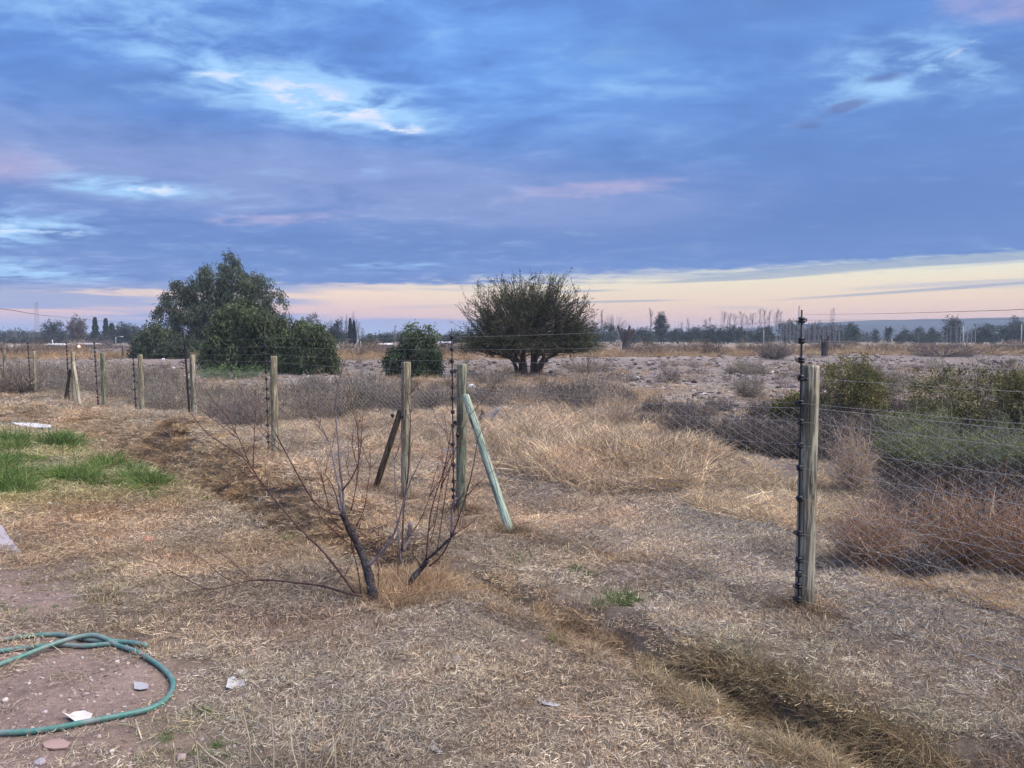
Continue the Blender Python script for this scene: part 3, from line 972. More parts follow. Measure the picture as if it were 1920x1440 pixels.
# ------------------------------------------------------------------ low woody scrub that reads as one mass
DARKTW = [(.12, .10, .09), (.085, .07, .065), (.17, .145, .13), (.22, .19, .165), (.14, .11, .095)]
MAUVE = [(.28, .24, .205), (.20, .17, .15), (.34, .295, .245), (.14, .115, .105), (.25, .235, .165), (.40, .35, .28)]
OLIVE = [(.18, .20, .08), (.24, .25, .11), (.10, .11, .05), (.28, .25, .12), (.30, .22, .10)]
OLTW = [(.16, .13, .09), (.20, .17, .12), (.12, .10, .08)]
SCR = []
for pal in (DARKTW, MAUVE, DARKTW, MAUVE):
    me = shrub_mb(34, .4, .38, pal, .009, 7, .35, 1, pal, .026, .5, .9).mesh('scrub', M_inst); SCR.append(me)


def scrub(name, poly, n, s0, s1, tintc, seed, sq=1.0):
    tall(name, poly, int(n * 1.25), s0 * .7, s1 * 1.05, tintc, seed, mats=SCR, tilt=.15, sq=sq, thin=.42, var=.9)


scrub('scrub_left_field', [(-300, 712), (60, 712), (250, 705), (330, 715), (330, 745), (160, 745), (40, 742), (-300, 745)], 300, 1.2, 2.3, (1.06, 1.02, .92), 80)
scrub('scrub_behind_left_posts', [(190, 740), (330, 735), (480, 745), (700, 760), (640, 790), (480, 800), (330, 775), (200, 755)], 300, .7, 1.6, (1.06, 1.02, .90), 81)
tall('dry_grass_among_scrub', [(-300, 700), (260, 700), (700, 740), (700, 790), (480, 805), (200, 760), (-300, 750)], 420, .5, 1.0, (.80, .74, .60), 92, mats=FLAT, var=.9)
scrub('scrub_mid_field', [(520, 745), (700, 725), (900, 735), (1150, 740), (1200, 765), (980, 765), (700, 775), (560, 780)], 330, .7, 1.4, (.9, .9, .9), 82)
scrub('scrub_dark_strip', [(1160, 775), (1260, 765), (1480, 775), (1700, 765), (2100, 780), (2100, 900), (1600, 870), (1480, 865), (1330, 835), (1200, 805)], 700, .7, 1.25, (.62, .60, .62), 83)
scrub('scrub_right_of_post', [(1640, 880), (2150, 880), (2200, 1090), (1960, 1065), (1820, 1010), (1700, 960)], 330, .6, 1.1, (.6, .56, .54), 84)
scrub('scrub_far_field', [(900, 690), (2300, 672), (2300, 735), (1650, 735), (1300, 720), (1000, 720)], 230, .8, 1.8, (1.05, 1.0, .98), 85, .8)
scrub('scrub_far_edge', [(-400, 655), (2400, 646), (2400, 660), (1000, 668), (-400, 672)], 520, 2.5, 6.0, (.9, .78, .68), 86, .7)
scrub('scrub_on_far_flat', [(-400, 676), (2400, 668), (2400, 692), (1000, 700), (-400, 700)], 260, .6, 1.6, (1.0, .96, .95), 87, .7)
print('scatter done')

def crown(mb, lobes, ncl, strands, per, lsz, pal, droop=.6, cr=.42, strand_len=.6, shell=.55, dark=.0, tone=(.5, 1.55)):
    """leaf clusters through each lobe, leaves hung along short drooping strands"""
    vol = np.array([l[3] * l[4] * l[5] for l in lobes]) ** (2 / 3); vol /= vol.sum()
    for (x, y, z, rx, ry, rz), v in zip(lobes, vol):
        m = max(3, int(ncl * v))
        u = rng.normal(size=(m, 3)); u /= np.linalg.norm(u, axis=1, keepdims=True)
        rad = shell + (1 - shell) * rng.random((m, 1)) ** .6
        rad *= .82 + .36 * rng.random((m, 1))
        C = np.array([x, y, z]) + u * rad * np.array([rx, ry, rz])
        C = C[C[:, 2] > .1]
        m = len(C)
        tone_ = tone[0] + (tone[1] - tone[0]) * rng.random(m) ** 1.4
        s = np.repeat(np.arange(m), strands)
        ns = len(s)
        o = rng.normal(size=(ns, 3)); o /= np.linalg.norm(o, axis=1, keepdims=True)
        st = C[s] + o * cr * rng.random((ns, 1)) ** .5 * [1, 1, .8]
        outd = st - np.array([x, y, z]); outd /= np.linalg.norm(outd, axis=1, keepdims=True) + 1e-6
        sl = strand_len * (.5 + rng.random(ns))
        t = rng.random((ns, per))
        q = np.repeat(np.arange(ns), per); t = t.ravel()[:, None]
        L = sl[q][:, None]
        Pq = st[q] + outd[q] * L * t * (1 - droop) * .8 - np.array([0, 0, 1.]) * L * droop * t ** 1.5
        Pq += rng.normal(size=Pq.shape) * lsz * .5
        D = rng.normal(size=Pq.shape) * .6 + np.array([0, 0, -1.]) * droop * 1.6 + outd[q] * (1 - droop)
        ok = Pq[:, 2] > .05
        q = q[ok]; Pq = Pq[ok]; D = D[ok]
        c = pick(pal, len(Pq), .3) * tone_[s[q]][:, None]
        quads(mb, Pq, D, lsz * (.7 + .9 * rng.random(len(Pq))), lsz * .32 * (.7 + .6 * rng.random(len(Pq))), c)


# ------------------------------------------------------------------ individual shrubs
def shrub(label, px, py, wpx, hpx, kind, cat='shrub', group=None, ylift=0):
    X, Y, Z = gp(px, py)
    k = Y / F
    r = wpx / 2 * k; h = hpx * k
    w = max(.003, .0012 * Y * .5)
    px1 = Y / 773.0                       # about one picture element at this distance
    w = max(.004, px1 * .45)

    def leaves(mb, pal, n, lsz, cr, tone=(.5, 1.5)):
        lob = [(0, 0, h * .42, r * .80, r * .80, h * .46)]
        for i in range(7):
            a = rng.random() * 6.283
            lob.append((math.cos(a) * r * .55, math.sin(a) * r * .5, h * (.4 + .32 * rng.random()), r * .42, r * .42, h * .28))
        crown(mb, lob, n, 5, 7, lsz, pal, .05, cr, cr * .8, .45, tone=tone)
    if kind == 'jarilla':
        mb = shrub_mb(150, h * 1.1, r, OLTW, w, 10, .22, 1, OLIVE, px1 * 1.6, .3, .7); leaves(mb, OLIVE, 520, px1 * 2.6, .11 * r)
    elif kind == 'olive':
        mb = shrub_mb(130, h * 1.1, r, OLTW, w, 10, .25, 1, OLIVE, px1 * 1.6, .3, .7); leaves(mb, OLIVE + [(.26, .17, .07), (.13, .16, .05), (.2, .23, .08)], 420, px1 * 2.6, .12 * r)
    elif kind == 'bluegreen':
        mb = shrub_mb(260, h * 1.1, r, [(.30, .32, .20), (.38, .39, .26), (.17, .19, .11)], w * .9, 12, .3, 1, [(.22, .28, .15), (.17, .23, .11)], px1 * 1.4, .4, 1.2); leaves(mb, [(.22, .25, .10), (.15, .18, .07), (.33, .34, .16)], 230, px1 * 2.0, .13 * r)
    elif kind == 'tumble':
        mb = shrub_mb(300, h * 1.1, r, [(.50, .36, .25), (.38, .24, .16), (.60, .48, .35), (.24, .14, .10)], w, 13, .34, 1, [(.44, .30, .2), (.3, .18, .12)], .016, .3, 1.6)
    elif kind == 'redtw':
        mb = shrub_mb(240, h * 1.1, r, [(.42, .24, .14), (.50, .33, .20), (.14, .10, .08), (.60, .50, .38), (.28, .15, .09)], w, 11, .36, 1, [(.34, .2, .13)], .016, .2, 1.8)
    elif kind == 'pinkgrass':
        mb = shrub_mb(240, h * 1.1, r, [(.48, .37, .27), (.38, .28, .20), (.60, .49, .36)], w * 1.1, 6, .3, 0, None, .02, .2, 1.2)
    elif kind == 'dark':
        mb = shrub_mb(150, h * 1.05, r, DARKTW + [(.26, .22, .21)], w, 10, .3, 1, DARKTW, .02, .4, 1.4)
    elif kind == 'greenlow':
        mb = shrub_mb(120, h, r, [(.14, .17, .10), (.11, .14, .09)], w, 8, .3, 2, [(.08, .14, .05), (.12, .18, .07)], max(.02, .003 * Y), .4)
    else:
        mb = shrub_mb(130, h * 1.05, r, MAUVE, w, 9, .3, 1, MAUVE + [(.24, .22, .14), (.19, .19, .12)], px1 * 1.2, .4, 1.2)
    o = obj('shrub', mb.mesh('shrub', M_plant), loc=(X, Y, Z))
    tag(o, label, cat, group)
    return o


shrub('large olive-green wispy bush filling the right edge behind the mesh', 1835, 838, 270, 172, 'jarilla')
shrub('olive bush with thin bare stems at the very right edge, beside the largest one', 1960, 840, 180, 160, 'jarilla')
shrub('olive and orange leafy bush directly behind the nearest fence post', 1590, 805, 160, 138, 'olive')
shrub('yellow-green low bush showing just left of the nearest post', 1490, 795, 90, 66, 'olive')
shrub('pale blue-green feathery bush behind the mesh, under the olive bush', 1745, 895, 210, 128, 'bluegreen')
shrub('yellowish-green feathery bush at the right edge behind the mesh', 1895, 912, 170, 130, 'bluegreen')
shrub('round rust-brown dry bush at the foot of the mesh right of the post', 1632, 1060, 165, 135, 'tumble')
shrub('wide red-brown twiggy bush, second right from the nearest post', 1800, 1070, 190, 150, 'redtw')
shrub('red-brown twiggy bush against the mesh at the right edge', 1930, 1095, 190, 170, 'redtw')
shrub('upright pinkish dry weed clump beside the top of the nearest post', 1600, 930, 90, 135, 'pinkgrass')
shrub('reddish dry weed clump on top of the straw heap', 1150, 800, 110, 62, 'pinkgrass')
shrub('dark leafless bush between rust-brown bush and blue-green bush', 1700, 1000, 170, 130, 'dark')
shrub('dark leafless bush behind the mesh near the right edge', 1850, 1010, 200, 120, 'dark')
shrub('dark bush low at the mesh beside the rust-brown bush', 1730, 1085, 130, 65, 'dark')
shrub('dark tangled bush behind the mesh left of the nearest post', 1440, 850, 160, 75, 'dark')
shrub('dark grey twiggy bush at the tip of the straw heap', 1290, 820, 130, 60, 'dark')
shrub('dark round bush on the far flat beyond the nearest rod', 1450, 674, 90, 34, 'dark')
shrub('grey bush at the edge of the stony flat, in front of the dark round bush', 1402, 750, 70, 52, 'grey')
shrub('small grey bush in the middle of the stony flat', 1400, 700, 110, 26, 'grey')
shrub('long low dark bush on the far field right of the bare stump', 1765, 668, 190, 28, 'dark')
shrub('low grey bush left of the gap between the olive bushes', 1660, 745, 110, 62, 'grey')
shrub('grey-green mound of brush right of the feathery dark tree', 1100, 698, 130, 26, 'grey')
shrub('rounded grey-olive bush below the feathery dark tree on its right', 1110, 745, 110, 56, 'grey')
shrub('low grey bush at the foot of the feathery dark tree', 920, 722, 110, 38, 'grey')
shrub('large grey-olive bush between the round green bush and the pepper trees', 690, 765, 150, 85, 'grey')
shrub('pale wispy bush beside the right end of the pepper trees', 660, 735, 90, 45, 'grey')
shrub('dark mauve leafless bush between the third and fourth post', 450, 800, 130, 72, 'dark')
shrub('mauve bush left of the thick black rod', 300, 770, 90, 62, 'grey')
shrub('yellow-grey bush between the slender posts on the left', 232, 745, 70, 40, 'grey')
shrub('low green creeper under the dark pepper bush', 430, 712, 170, 30, 'greenlow')
shrub('pale dry bush just right of the second post from the thick rod', 590, 730, 70, 34, 'grey')
shrub('dark mauve bush at the left edge of the field', 40, 742, 120, 42, 'dark')
shrub('dark mauve bush left of the propped far post', 105, 738, 80, 38, 'grey')


# ------------------------------------------------------------------ trees
def limbs(root, lobes, r0, seed=0, trunks=1, drop=.35):
    mb = MB()
    n = len(lobes)
    for i, (x, y, z, rx, ry, rz) in enumerate(lobes):
        a = np.array([root[0] + (rng.random() - .5) * r0 * 2 * trunks, root[1] + (rng.random() - .5) * r0, root[2] - .05])
        e = np.array([x, y, z - rz * .1])
        m = a * .45 + e * .55; m[:2] = a[:2] * .62 + e[:2] * .38; m += rng.normal(size=3) * .12 * rz
        t = np.linspace(0, 1, 8)[:, None]
        P = (1 - t) ** 2 * a + 2 * t * (1 - t) * m + t ** 2 * e
        P[1:-1] += rng.normal(size=(6, 3)) * .04 * rz
        tube(mb, P, np.linspace(r0, r0 * .22, 8), 7, (.12, .09, .07), jit=.2, crand=.4)
        for k in range(5):
            u = rng.normal(size=3); u[2] = abs(u[2]) * .6; u /= np.linalg.norm(u)
            q = e + u * np.array([rx, ry, rz]) * .85
            s = P[4 + k % 4]
            tube(mb, [s, (s + q) / 2 + rng.normal(size=3) * .1 * rz, q], [r0 * .3, r0 * .16, r0 * .05], 5, (.12, .09, .07))
    return mb


def tree(name, label, px, ybase, lobes_px, ncl, strands, per, lsz, pal, r0, droop=.6, cr=.42, sl=.6, cat='tree', shell=.55, group=None, depth=.85):
    X, Y, Z = gp(px, ybase)
    k = Y / F
    lob = []
    for (lx, ly, rx, ry) in lobes_px:
        zc = EYE - (ly - 632) * k - Z
        lob.append(((lx - px) * k, (rng.random() - .5) * rx * k * .5, zc, rx * k, rx * k * depth, ry * k))
    t = thing(name, label, cat, (X, Y, Z), group)
    obj('trunk', limbs((0, 0, -.1), lob, r0).mesh('trunk', M_bark, True), t)
    mb = MB()
    crown(mb, lob, ncl, strands, per, lsz, pal, droop, cr, sl, shell)
    obj('crown', mb.mesh('crown', M_leaf), t)
    return t


PEP_D = [(.07, .10, .055), (.095, .125, .065), (.04, .06, .035), (.13, .155, .09)]
PEP_L = [(.085, .12, .055), (.12, .155, .07), (.05, .08, .04), (.15, .18, .09)]
tree('pepper_tree', 'tall dark green pepper tree with drooping foliage, highest tree in the field', 425, 668,
     [(424, 488, 18, 16), (412, 515, 26, 20), (440, 520, 24, 20), (395, 545, 34, 24), (475, 520, 22, 18), (490, 540, 24, 22), (455, 555, 30, 26), (345, 535, 22, 14), (335, 555, 28, 20), (312, 582, 20, 18), (360, 575, 32, 26), (515, 556, 18, 16), (505, 585, 20, 22), (405, 590, 44, 36),
      (350, 615, 28, 30), (330, 640, 24, 26), (445, 600, 50, 46), (390, 640, 50, 32), (470, 640, 60, 30), (378, 515, 14, 12)],
     560, 10, 9, .30, PEP_D, .32, .66, .55, 1.25)
tree('pepper_tree', 'bright green weeping pepper bush in front of the tall pepper tree', 455, 698,
     [(455, 580, 32, 18), (435, 602, 34, 24), (488, 600, 32, 24), (415, 635, 28, 30), (460, 635, 36, 34), (505, 635, 30, 36), (440, 668, 44, 26), (395, 665, 16, 20), (500, 670, 34, 24), (520, 615, 16, 18)],
     430, 9, 9, .19, PEP_L, .16, .68, .32, .8)
tree('pepper_tree', 'low green pepper bush at the right end of the pepper clump', 575, 703,
     [(560, 618, 22, 16), (585, 632, 26, 22), (548, 645, 28, 28), (608, 652, 22, 26), (580, 665, 34, 28), (545, 680, 26, 20), (612, 680, 18, 18), (535, 602, 12, 12)],
     380, 9, 9, .17, PEP_L, .13, .64, .28, .65)
tree('pepper_tree', 'low dark pepper bush at the left foot of the tall pepper tree', 290, 675,
     [(290, 618, 18, 14), (272, 638, 20, 18), (300, 640, 22, 24), (262, 658, 14, 14), (285, 662, 26, 14), (318, 655, 24, 20), (335, 648, 18, 22)],
     260, 9, 8, .26, PEP_D, .15, .64, .4, .9)
tree('bush_tree', 'rounded green bush with a thin lopsided top, alone in mid field', 778, 708,
     [(770, 668, 34, 26), (752, 680, 24, 22), (802, 672, 22, 28), (780, 648, 26, 18), (790, 690, 32, 16), (750, 695, 20, 12)],
     300, 8, 8, .15, [(.07, .105, .055), (.10, .135, .065), (.045, .07, .035)], .09, .5, .22, .4)


def bush_top():
    t = [o for o in COL.objects if o.name == 'bush_tree'][0]
    X, Y, Z = t.location; k = Y / F; lob = []
    for lx, ly, rx, ry in [(775, 620, 16, 16), (800, 624, 17, 17), (814, 645, 13, 22), (768, 636, 14, 14), (790, 640, 20, 16)]:
        lob.append(((lx - 778) * k, 0, EYE - (ly - 632) * k - Z, rx * k, rx * k, ry * k))
    mb = MB(); crown(mb, lob, 80, 6, 7, .16, [(.12, .16, .08), (.16, .20, .10), (.08, .11, .05)], .5, .2, .4, .4)
    o = obj('crown', mb.mesh('crown', M_leaf), t); o['label'] = 'thin paler top shoots'


bush_top()


def acacia():
    X, Y, Z = gp(988, 706)
    k = Y / F
    t = thing('acacia_tree', 'wide umbrella-shaped thorn tree with dark forking trunks and sparse feathery crown', 'tree', (X, Y, Z))
    tr = MB(); tips = []; cr = MB()
    W = 133 * k; H = 186 * k

    def env(d):
        c = math.hypot(d[0], d[1] * 1.1); return .93 / ((c / (W * 1.04)) ** 3.4 + (max(d[2], 0) / H) ** 3.4) ** (1 / 3.4)

    def bend(a, b, r0, r1, n=5, sides=4, lift=.06, col=(.075, .06, .052)):
        t = np.linspace(0, 1, n)[:, None]; L = np.linalg.norm(b - a)
        P = a * (1 - t) + b * t
        P[:, 2] -= (np.sin(t[:, 0] * math.pi) * lift * L)
        P[1:-1] += rng.normal(size=(n - 2, 3)) * .035 * L
        tube(tr, P, np.linspace(r0, r1, n), sides, col, cap=False, crand=.4)
        return P
    lo = []
    N1 = 17
    for i in range(N1):
        a = i / N1 * 6.283 * 2.4 + rng.random() * .3
        el_ = R(13 + 72 * ((i + .5) / N1) ** 1.1)
        d = np.array([math.cos(a) * math.cos(el_), math.sin(a) * math.cos(el_), math.sin(el_)])
        b0 = np.array([(.42 if math.cos(a) > .2 else -.28) + .12 * rng.normal(), .12 * rng.normal(), -.1])
        mid = b0 + np.array([d[0] * .35, d[1] * .35, H * .17])
        e1 = d * env(d) * .42 + np.array([0, 0, 1.0])
        P0 = bend(b0, mid, .12, .085, 4, 7, 0)
        P1 = bend(mid, e1, .085, .05, 6, 6, .10)
        for j in range(9):
            dj = d + rng.normal(size=3) * .30; dj[2] = max(dj[2], .06 + .1 * rng.random()); dj /= np.linalg.norm(dj)
            s0 = P1[rng.integers(2, 6)]
            e2 = dj * env(dj) * (.66 + .08 * rng.random()); e2[2] = max(e2[2], 1.45 + .4 * rng.random())
            P2 = bend(s0, e2, .042, .024, 5, 4, .06)
            for k_ in range(8):
                dk_ = dj + rng.normal(size=3) * .20; dk_[2] = max(dk_[2], .0 + .14 * rng.random()); dk_ /= np.linalg.norm(dk_)
                s1 = P2[rng.integers(1, 5)]
                e3 = dk_ * env(dk_) * (.80 + .26 * rng.random()); e3[2] = max(e3[2], 1.25 + .8 * rng.random())
                P3 = bend(s1, e3, .018, .007, 4, 3, .04)
                lo.append((P3[1], P3[3]))
                for q_ in range(3):
                    s2 = P3[rng.integers(1, 4)]; dd_ = (e3 - s1); Ld = np.linalg.norm(dd_); dd_ = dd_ / Ld + rng.normal(size=3) * .45 + np.array([0, 0, .2])
                    e4 = s2 + dd_ * .38 * (.5 + .8 * rng.random())
                    lo.append((s2, e4))
    A = np.array([x[0] for x in lo]); B = np.array([x[1] for x in lo])
    ribbons(tr, np.stack([A, (A + B) / 2 + rng.normal(size=A.shape) * .02, B], 1), np.repeat([[.022, .018, .012]], len(A), 0), pick([(.08, .065, .055)], len(A), .3))
    fx = fz = 1
    per = 9
    s = np.repeat(np.arange(len(A)), per); u = .1 + .95 * rng.random((len(s), 1))
    Pq = A[s] * (1 - u) + B[s] * u + rng.normal(size=(len(s), 3)) * .035
    D = (B[s] - A[s]) + rng.normal(size=(len(s), 3)) * .3
    quads(cr, Pq, D, .06 + .06 * rng.random(len(s)), .025 + .02 * rng.random(len(s)),
          pick([(.05, .075, .03), (.08, .105, .04), (.03, .045, .022), (.13, .15, .065)], len(s), .3))
    print('acacia', len(A))
    a = obj('trunk', tr.mesh('trunk', M_bark, True), t); b = obj('crown', cr.mesh('crown', M_leaf), t)
    bird = MB()
    tube(bird, [(-.07, 0, 0), (-.02, 0, .02), (.03, 0, .06), (.06, 0, .09)], [.012, .035, .04, .02], 8, (.03, .03, .03))
    tube(bird, [(.06, 0, .09), (.085, 0, .11), (.12, 0, .108)], [.02, .025, .004], 8, (.03, .03, .03))
    tube(bird, [(-.06, 0, 0), (-.16, 0, -.03)], [.015, .008], 5, (.03, .03, .03))
    X2, Y2, Z2 = at(998, 523, Y)
    tag(obj('bird', bird.mesh('bird', M_plain, True), loc=(X2, Y2, Z2), scale=(1.2, 1.2, 1.2)), 'small dark bird perched on the very top of the thorn tree', 'bird')


acacia()

# ------------------------------------------------------------------ fence
def wood_mat(name, c1, c2, c3):
    m, t, b = mat(name)
    g = t.new('ShaderNodeTexCoord')
    mp = t.new('ShaderNodeMapping'); mp.inputs['Scale'].default_value = (34, 34, 2.6)
    t.l.new(g.outputs['Object'], mp.inputs[0])
    n = t.noise(mp.outputs[0], 1.0, 5, .6, .3)
    mp2 = t.new('ShaderNodeMapping'); mp2.inputs['Scale'].default_value = (75, 75, 4.0)
    t.l.new(g.outputs['Object'], mp2.inputs[0])
    n2 = t.noise(mp2.outputs[0], 1.0, 3, .6)
    n3 = t.noise(g.outputs['Object'], 5.0, 3, .6)
    c = t.mix(t.ss(n, .42, .56), tuple(v * .6 for v in c2), c1)
    c = t.mix(t.m('MULTIPLY', t.ss(n3, .5, .7), .8), c, c3)
    n4 = t.noise(g.outputs['Object'], 2.2, 3, .6)
    k4 = t.m('MULTIPLY_ADD', n4, .9, .55)
    c = t.mix(1.0, c, t.vec(k4, k4, k4), 'MULTIPLY')
    crack = t.ss(n2, .44, .38)
    c = t.mix(t.m('MULTIPLY', crack, .85), c, (.05, .045, .035))
    t.l.new(c, b.inputs['Base Color']); b.inputs['Roughness'].default_value = .8
    b.inputs['Specular IOR Level'].default_value = .2
    bn = t.new('ShaderNodeBump'); bn.inputs['Strength'].default_value = .8; bn.inputs['Distance'].default_value = .006
    t.l.new(t.m('ADD', n, t.m('MULTIPLY', n2, .6)), bn.inputs['Height']); t.l.new(bn.outputs[0], b.inputs['Normal'])
    return m


W_grey = wood_mat('weathered_wood', (.44, .42, .33), (.23, .22, .16), (.36, .28, .17))
W_pale = wood_mat('pale_treated_wood', (.44, .41, .29), (.32, .29, .20), (.38, .30, .19))
W_green = wood_mat('green_treated_wood', (.27, .29, .21), (.16, .18, .12), (.26, .23, .15))
W_mint = wood_mat('pale_green_treated_wood', (.38, .47, .38), (.30, .38, .30), (.34, .34, .25))
W_brown = wood_mat('old_brown_wood', (.22, .17, .12), (.10, .08, .06), (.17, .11, .07))
m_, t_, b_ = mat('black_plastic'); b_.inputs['Base Color'].default_value = (.012, .012, .016, 1); b_.inputs['Roughness'].default_value = .4
M_black = m_
m_, t_, b_ = mat('galvanised_wire'); b_.inputs['Base Color'].default_value = (.25, .25, .25, 1); b_.inputs['Roughness'].default_value = .6
M_wire = m_


def post_mesh(h, r, mt, taper=.95, ecc=0):
    mb = MB(); ns = 18; nz = 9
    a = np.arange(ns) * 2 * math.pi / ns
    prof = 1 + .05 * rng.normal(size=ns) * .6
    zz = np.concatenate([np.linspace(-.25, h - .012, nz), [h]])
    V = []
    for i, z in enumerate(zz):
        rr = r * (1 + (taper - 1) * max(z, 0) / h) * prof * (1 + .012 * rng.normal()) * (.94 if i == nz else 1)
        V.append(np.c_[rr * np.cos(a), rr * np.sin(a), np.full(ns, z) + (.006 * np.cos(a) if i == nz else 0)])
    V = np.concatenate(V + [[[0, 0, h + .002]]])
    i = np.arange(nz)[:, None] * ns; j = np.arange(ns)[None]; k = (j + 1) % ns
    F4 = np.stack([i + j, i + k, i + ns + k, i + ns + j], -1).reshape(-1, 4)
    j = np.arange(ns)
    mb.add(V, F4, np.c_[nz * ns + j, nz * ns + (j + 1) % ns, np.full(ns, len(V) - 1)])
    return mb.mesh('post', mt, True)


fx0, fy0 = FP[1]
fence = thing('electric_fence', 'long wire mesh and electric fence on round wooden posts crossing the dry grass', 'fence', (fx0, fy0, 0))


def local(p): return (p[0] - fx0, p[1] - fy0, p[2])


P_mats = [W_grey, W_grey, W_green, W_pale, W_pale, W_grey, W_pale, W_green, W_pale, W_pale, W_grey, W_grey]
P_lab = [None, 'nearest and thickest post, grey and split', 'dark green post with a pale green brace', 'post with a dark brown brace', None, None, None, None, None, None, None, None]
PZ = []
for i, ((x, y), mt) in enumerate(zip(FP, P_mats)):
    z = float(terrain(x, y)); zb = float(base(x, y)); PZ.append(zb)
    o = obj('post', post_mesh(1.5, .054 if i != 1 else .056, mt), fence, local((x, y, zb)), (R(rng.normal() * .5), R(rng.normal() * .5), rng.random() * 6))
    if P_lab[i]: o['label'] = P_lab[i]
# lengthwise unit vector of the fence and its normal towards the camera
fd_ = np.array([-2.3, 3.1]); fd_ /= np.hypot(*fd_)
fn_ = np.array([-fd_[1], fd_[0]])
if fn_[1] > 0: fn_ = -fn_


def brace(p0, p1, r, mt, label):
    p0 = np.array(p0); p1 = np.array(p1)
    L = np.linalg.norm(p1 - p0)
    me = post_mesh(L, r, mt, .93)
    o = obj('brace', me, fence, local(p0))
    o.rotation_euler = Vector(p1 - p0).to_track_quat('Z', 'Y').to_euler()
    o['label'] = label
    return o


b0 = gp(957, 1000); b1 = at(873, 742, 7.55)
brace(b0, b1, .040, W_mint, 'pale green round brace leaning on the dark green post')
b0 = gp(703, 922); b1 = at(752, 768, 8.5)
brace(b0, b1, .037, W_brown, 'dark brown brace leaning on the pale post')
b0 = gp(151, 762); b1 = at(138, 680, 22.6)
brace(b0, b1, .05, W_pale, 'pale brace leaning right on the far post')
b0 = gp(122, 753); b1 = at(132, 692, 22.9)
brace(b0, b1, .05, W_brown, 'dark brace leaning left on the far post')


def insulator_mesh():
    mb = MB()
    prof = [(.006, -.019), (.015, -.017), (.0195, -.010), (.021, -.004), (.013, -.001), (.013, .002), (.021, .005), (.0195, .011), (.014, .017), (.006, .019)]
    ns = 10; a = np.arange(ns) * 2 * math.pi / ns
    V = np.concatenate([np.c_[r * np.cos(a), r * np.sin(a), np.full(ns, z)] for r, z in prof])
    n = len(prof); i = np.arange(n - 1)[:, None] * ns; j = np.arange(ns)[None]; k = (j + 1) % ns
    mb.add(V, np.stack([i + j, i + k, i + ns + k, i + ns + j], -1).reshape(-1, 4))
    tube(mb, [(.015, 0, .004), (.028, 0, .008), (.031, .004, 0), (.024, .004, -.007), (.015, 0, -.005)], .004, 5)
    return mb.mesh('insulator', M_black, True)


INS = insulator_mesh()
LEV = [1.80, 1.68, 1.565, 1.46, 1.31, 1.20, 1.06, .925, .74, .53, .37, .285, .21, .13]
RODS = [((1503.5, 581), (1496.5, 1160), 4.56, .0062, 1), ((847, 616), (851, 962), 7.62, .0062, 2), ((496, 612), (504.5, 865), 11.2, .0062, 4), ((344, 614), (358.5, 816), 14.62, .019, 5),
        ((247, 622), (256.5, 789), 17.6, .009, 6), ((176, 632), (185, 771), 20.3, .010, 7), ((124, 634), (130, 756), 22.75, .010, 8), ((51.5, 637), (58.5, 744), 25.75, .011, 9)]
WP = []
for (tp, bp, D, r, pi) in RODS:
    T_ = np.array(at(tp[0], tp[1], D)); B_ = np.array(at(bp[0], bp[1], D))
    mb = MB()
    n = 8
    pts = [np.array(local(B_ * (1 - t) + T_ * t)) for t in np.linspace(-.03, 1, n)]
    org = np.array(local(B_))
    tube(mb, [p - org for p in pts], r, 8)
    if r > .015:      # the stout rod carries short cross-arms near its top
        for q in np.linspace(.62, .98, 7):
            c = (T_ - B_) * q
            tube(mb, [c, c + np.array([-.075, -.03, .002])], .005, 5)
            tube(mb, [c + np.array([-.075, -.03, -.01]), c + np.array([-.075, -.03, .03])], .007, 5)
    ro = obj('rod', mb.mesh('rod', M_black, True), fence, tuple(org))
    ro['label'] = 'stout black corner rod with short cross arms' if r > .015 else 'thin black rod threaded with round insulators'
    z0 = B_[2]; z1 = T_[2]
    wp = []
    for l in LEV:
        zz = l + PZ[pi] - .03
        t = (zz - z0) / (z1 - z0)
        t = min(t, .99)
        p = (T_ - B_) * t
        wp.append(B_ + p)
        if r > .015 and l > 1.2: continue
        io = obj('insulator', INS, ro, tuple(p), (rng.normal() * .12, rng.normal() * .12, rng.random() * 6.28), (1.05,) * 3 if r < .008 else (1.35,) * 3)
    WP.append(wp)
# a few insulators screwed to the wood itself
for px, py, D in [(1511, 709, 4.6), (853, 695, 7.66), (853, 792, 7.66), (858, 816, 7.66), (751, 690, 8.38), (736, 779, 8.4), (754, 781, 8.38), (357, 728, 14.65), (504, 747, 11.25), (257, 640 + 77, 17.62), (505, 680, 11.25), (1512, 662 + 230, 4.6)]:
    p = at(px, py, D)
    obj('insulator', INS, fence, local(p), (rng.normal() * .2, 1.2, rng.random() * 6), (1.0,) * 3)
# dark-tinted grass round each post and brace foot, standing in for contact shadow
qx = []; qy = []
for x, y in FP[:9] + [tuple(gp(957, 1000)[:2]), tuple(gp(703, 922)[:2])]:
    m = 16; a = rng.random(m) * 6.283; r_ = .05 + .10 * rng.random(m)
    qx.append(x + r_ * np.cos(a)); qy.append(y + r_ * np.sin(a))
qx = np.concatenate(qx); qy = np.concatenate(qy); m = len(qx); q_ = .25 + .35 * rng.random(m)
scatter('contact_shade_grass_at_posts', TALL, qx, qy, terrain(qx, qy), np.c_[q_, q_, q_ * .8], rng.integers(0, 5, m), np.array([.62, .54, .46]) * (.5 + .9 * rng.random((m, 1))), .4)
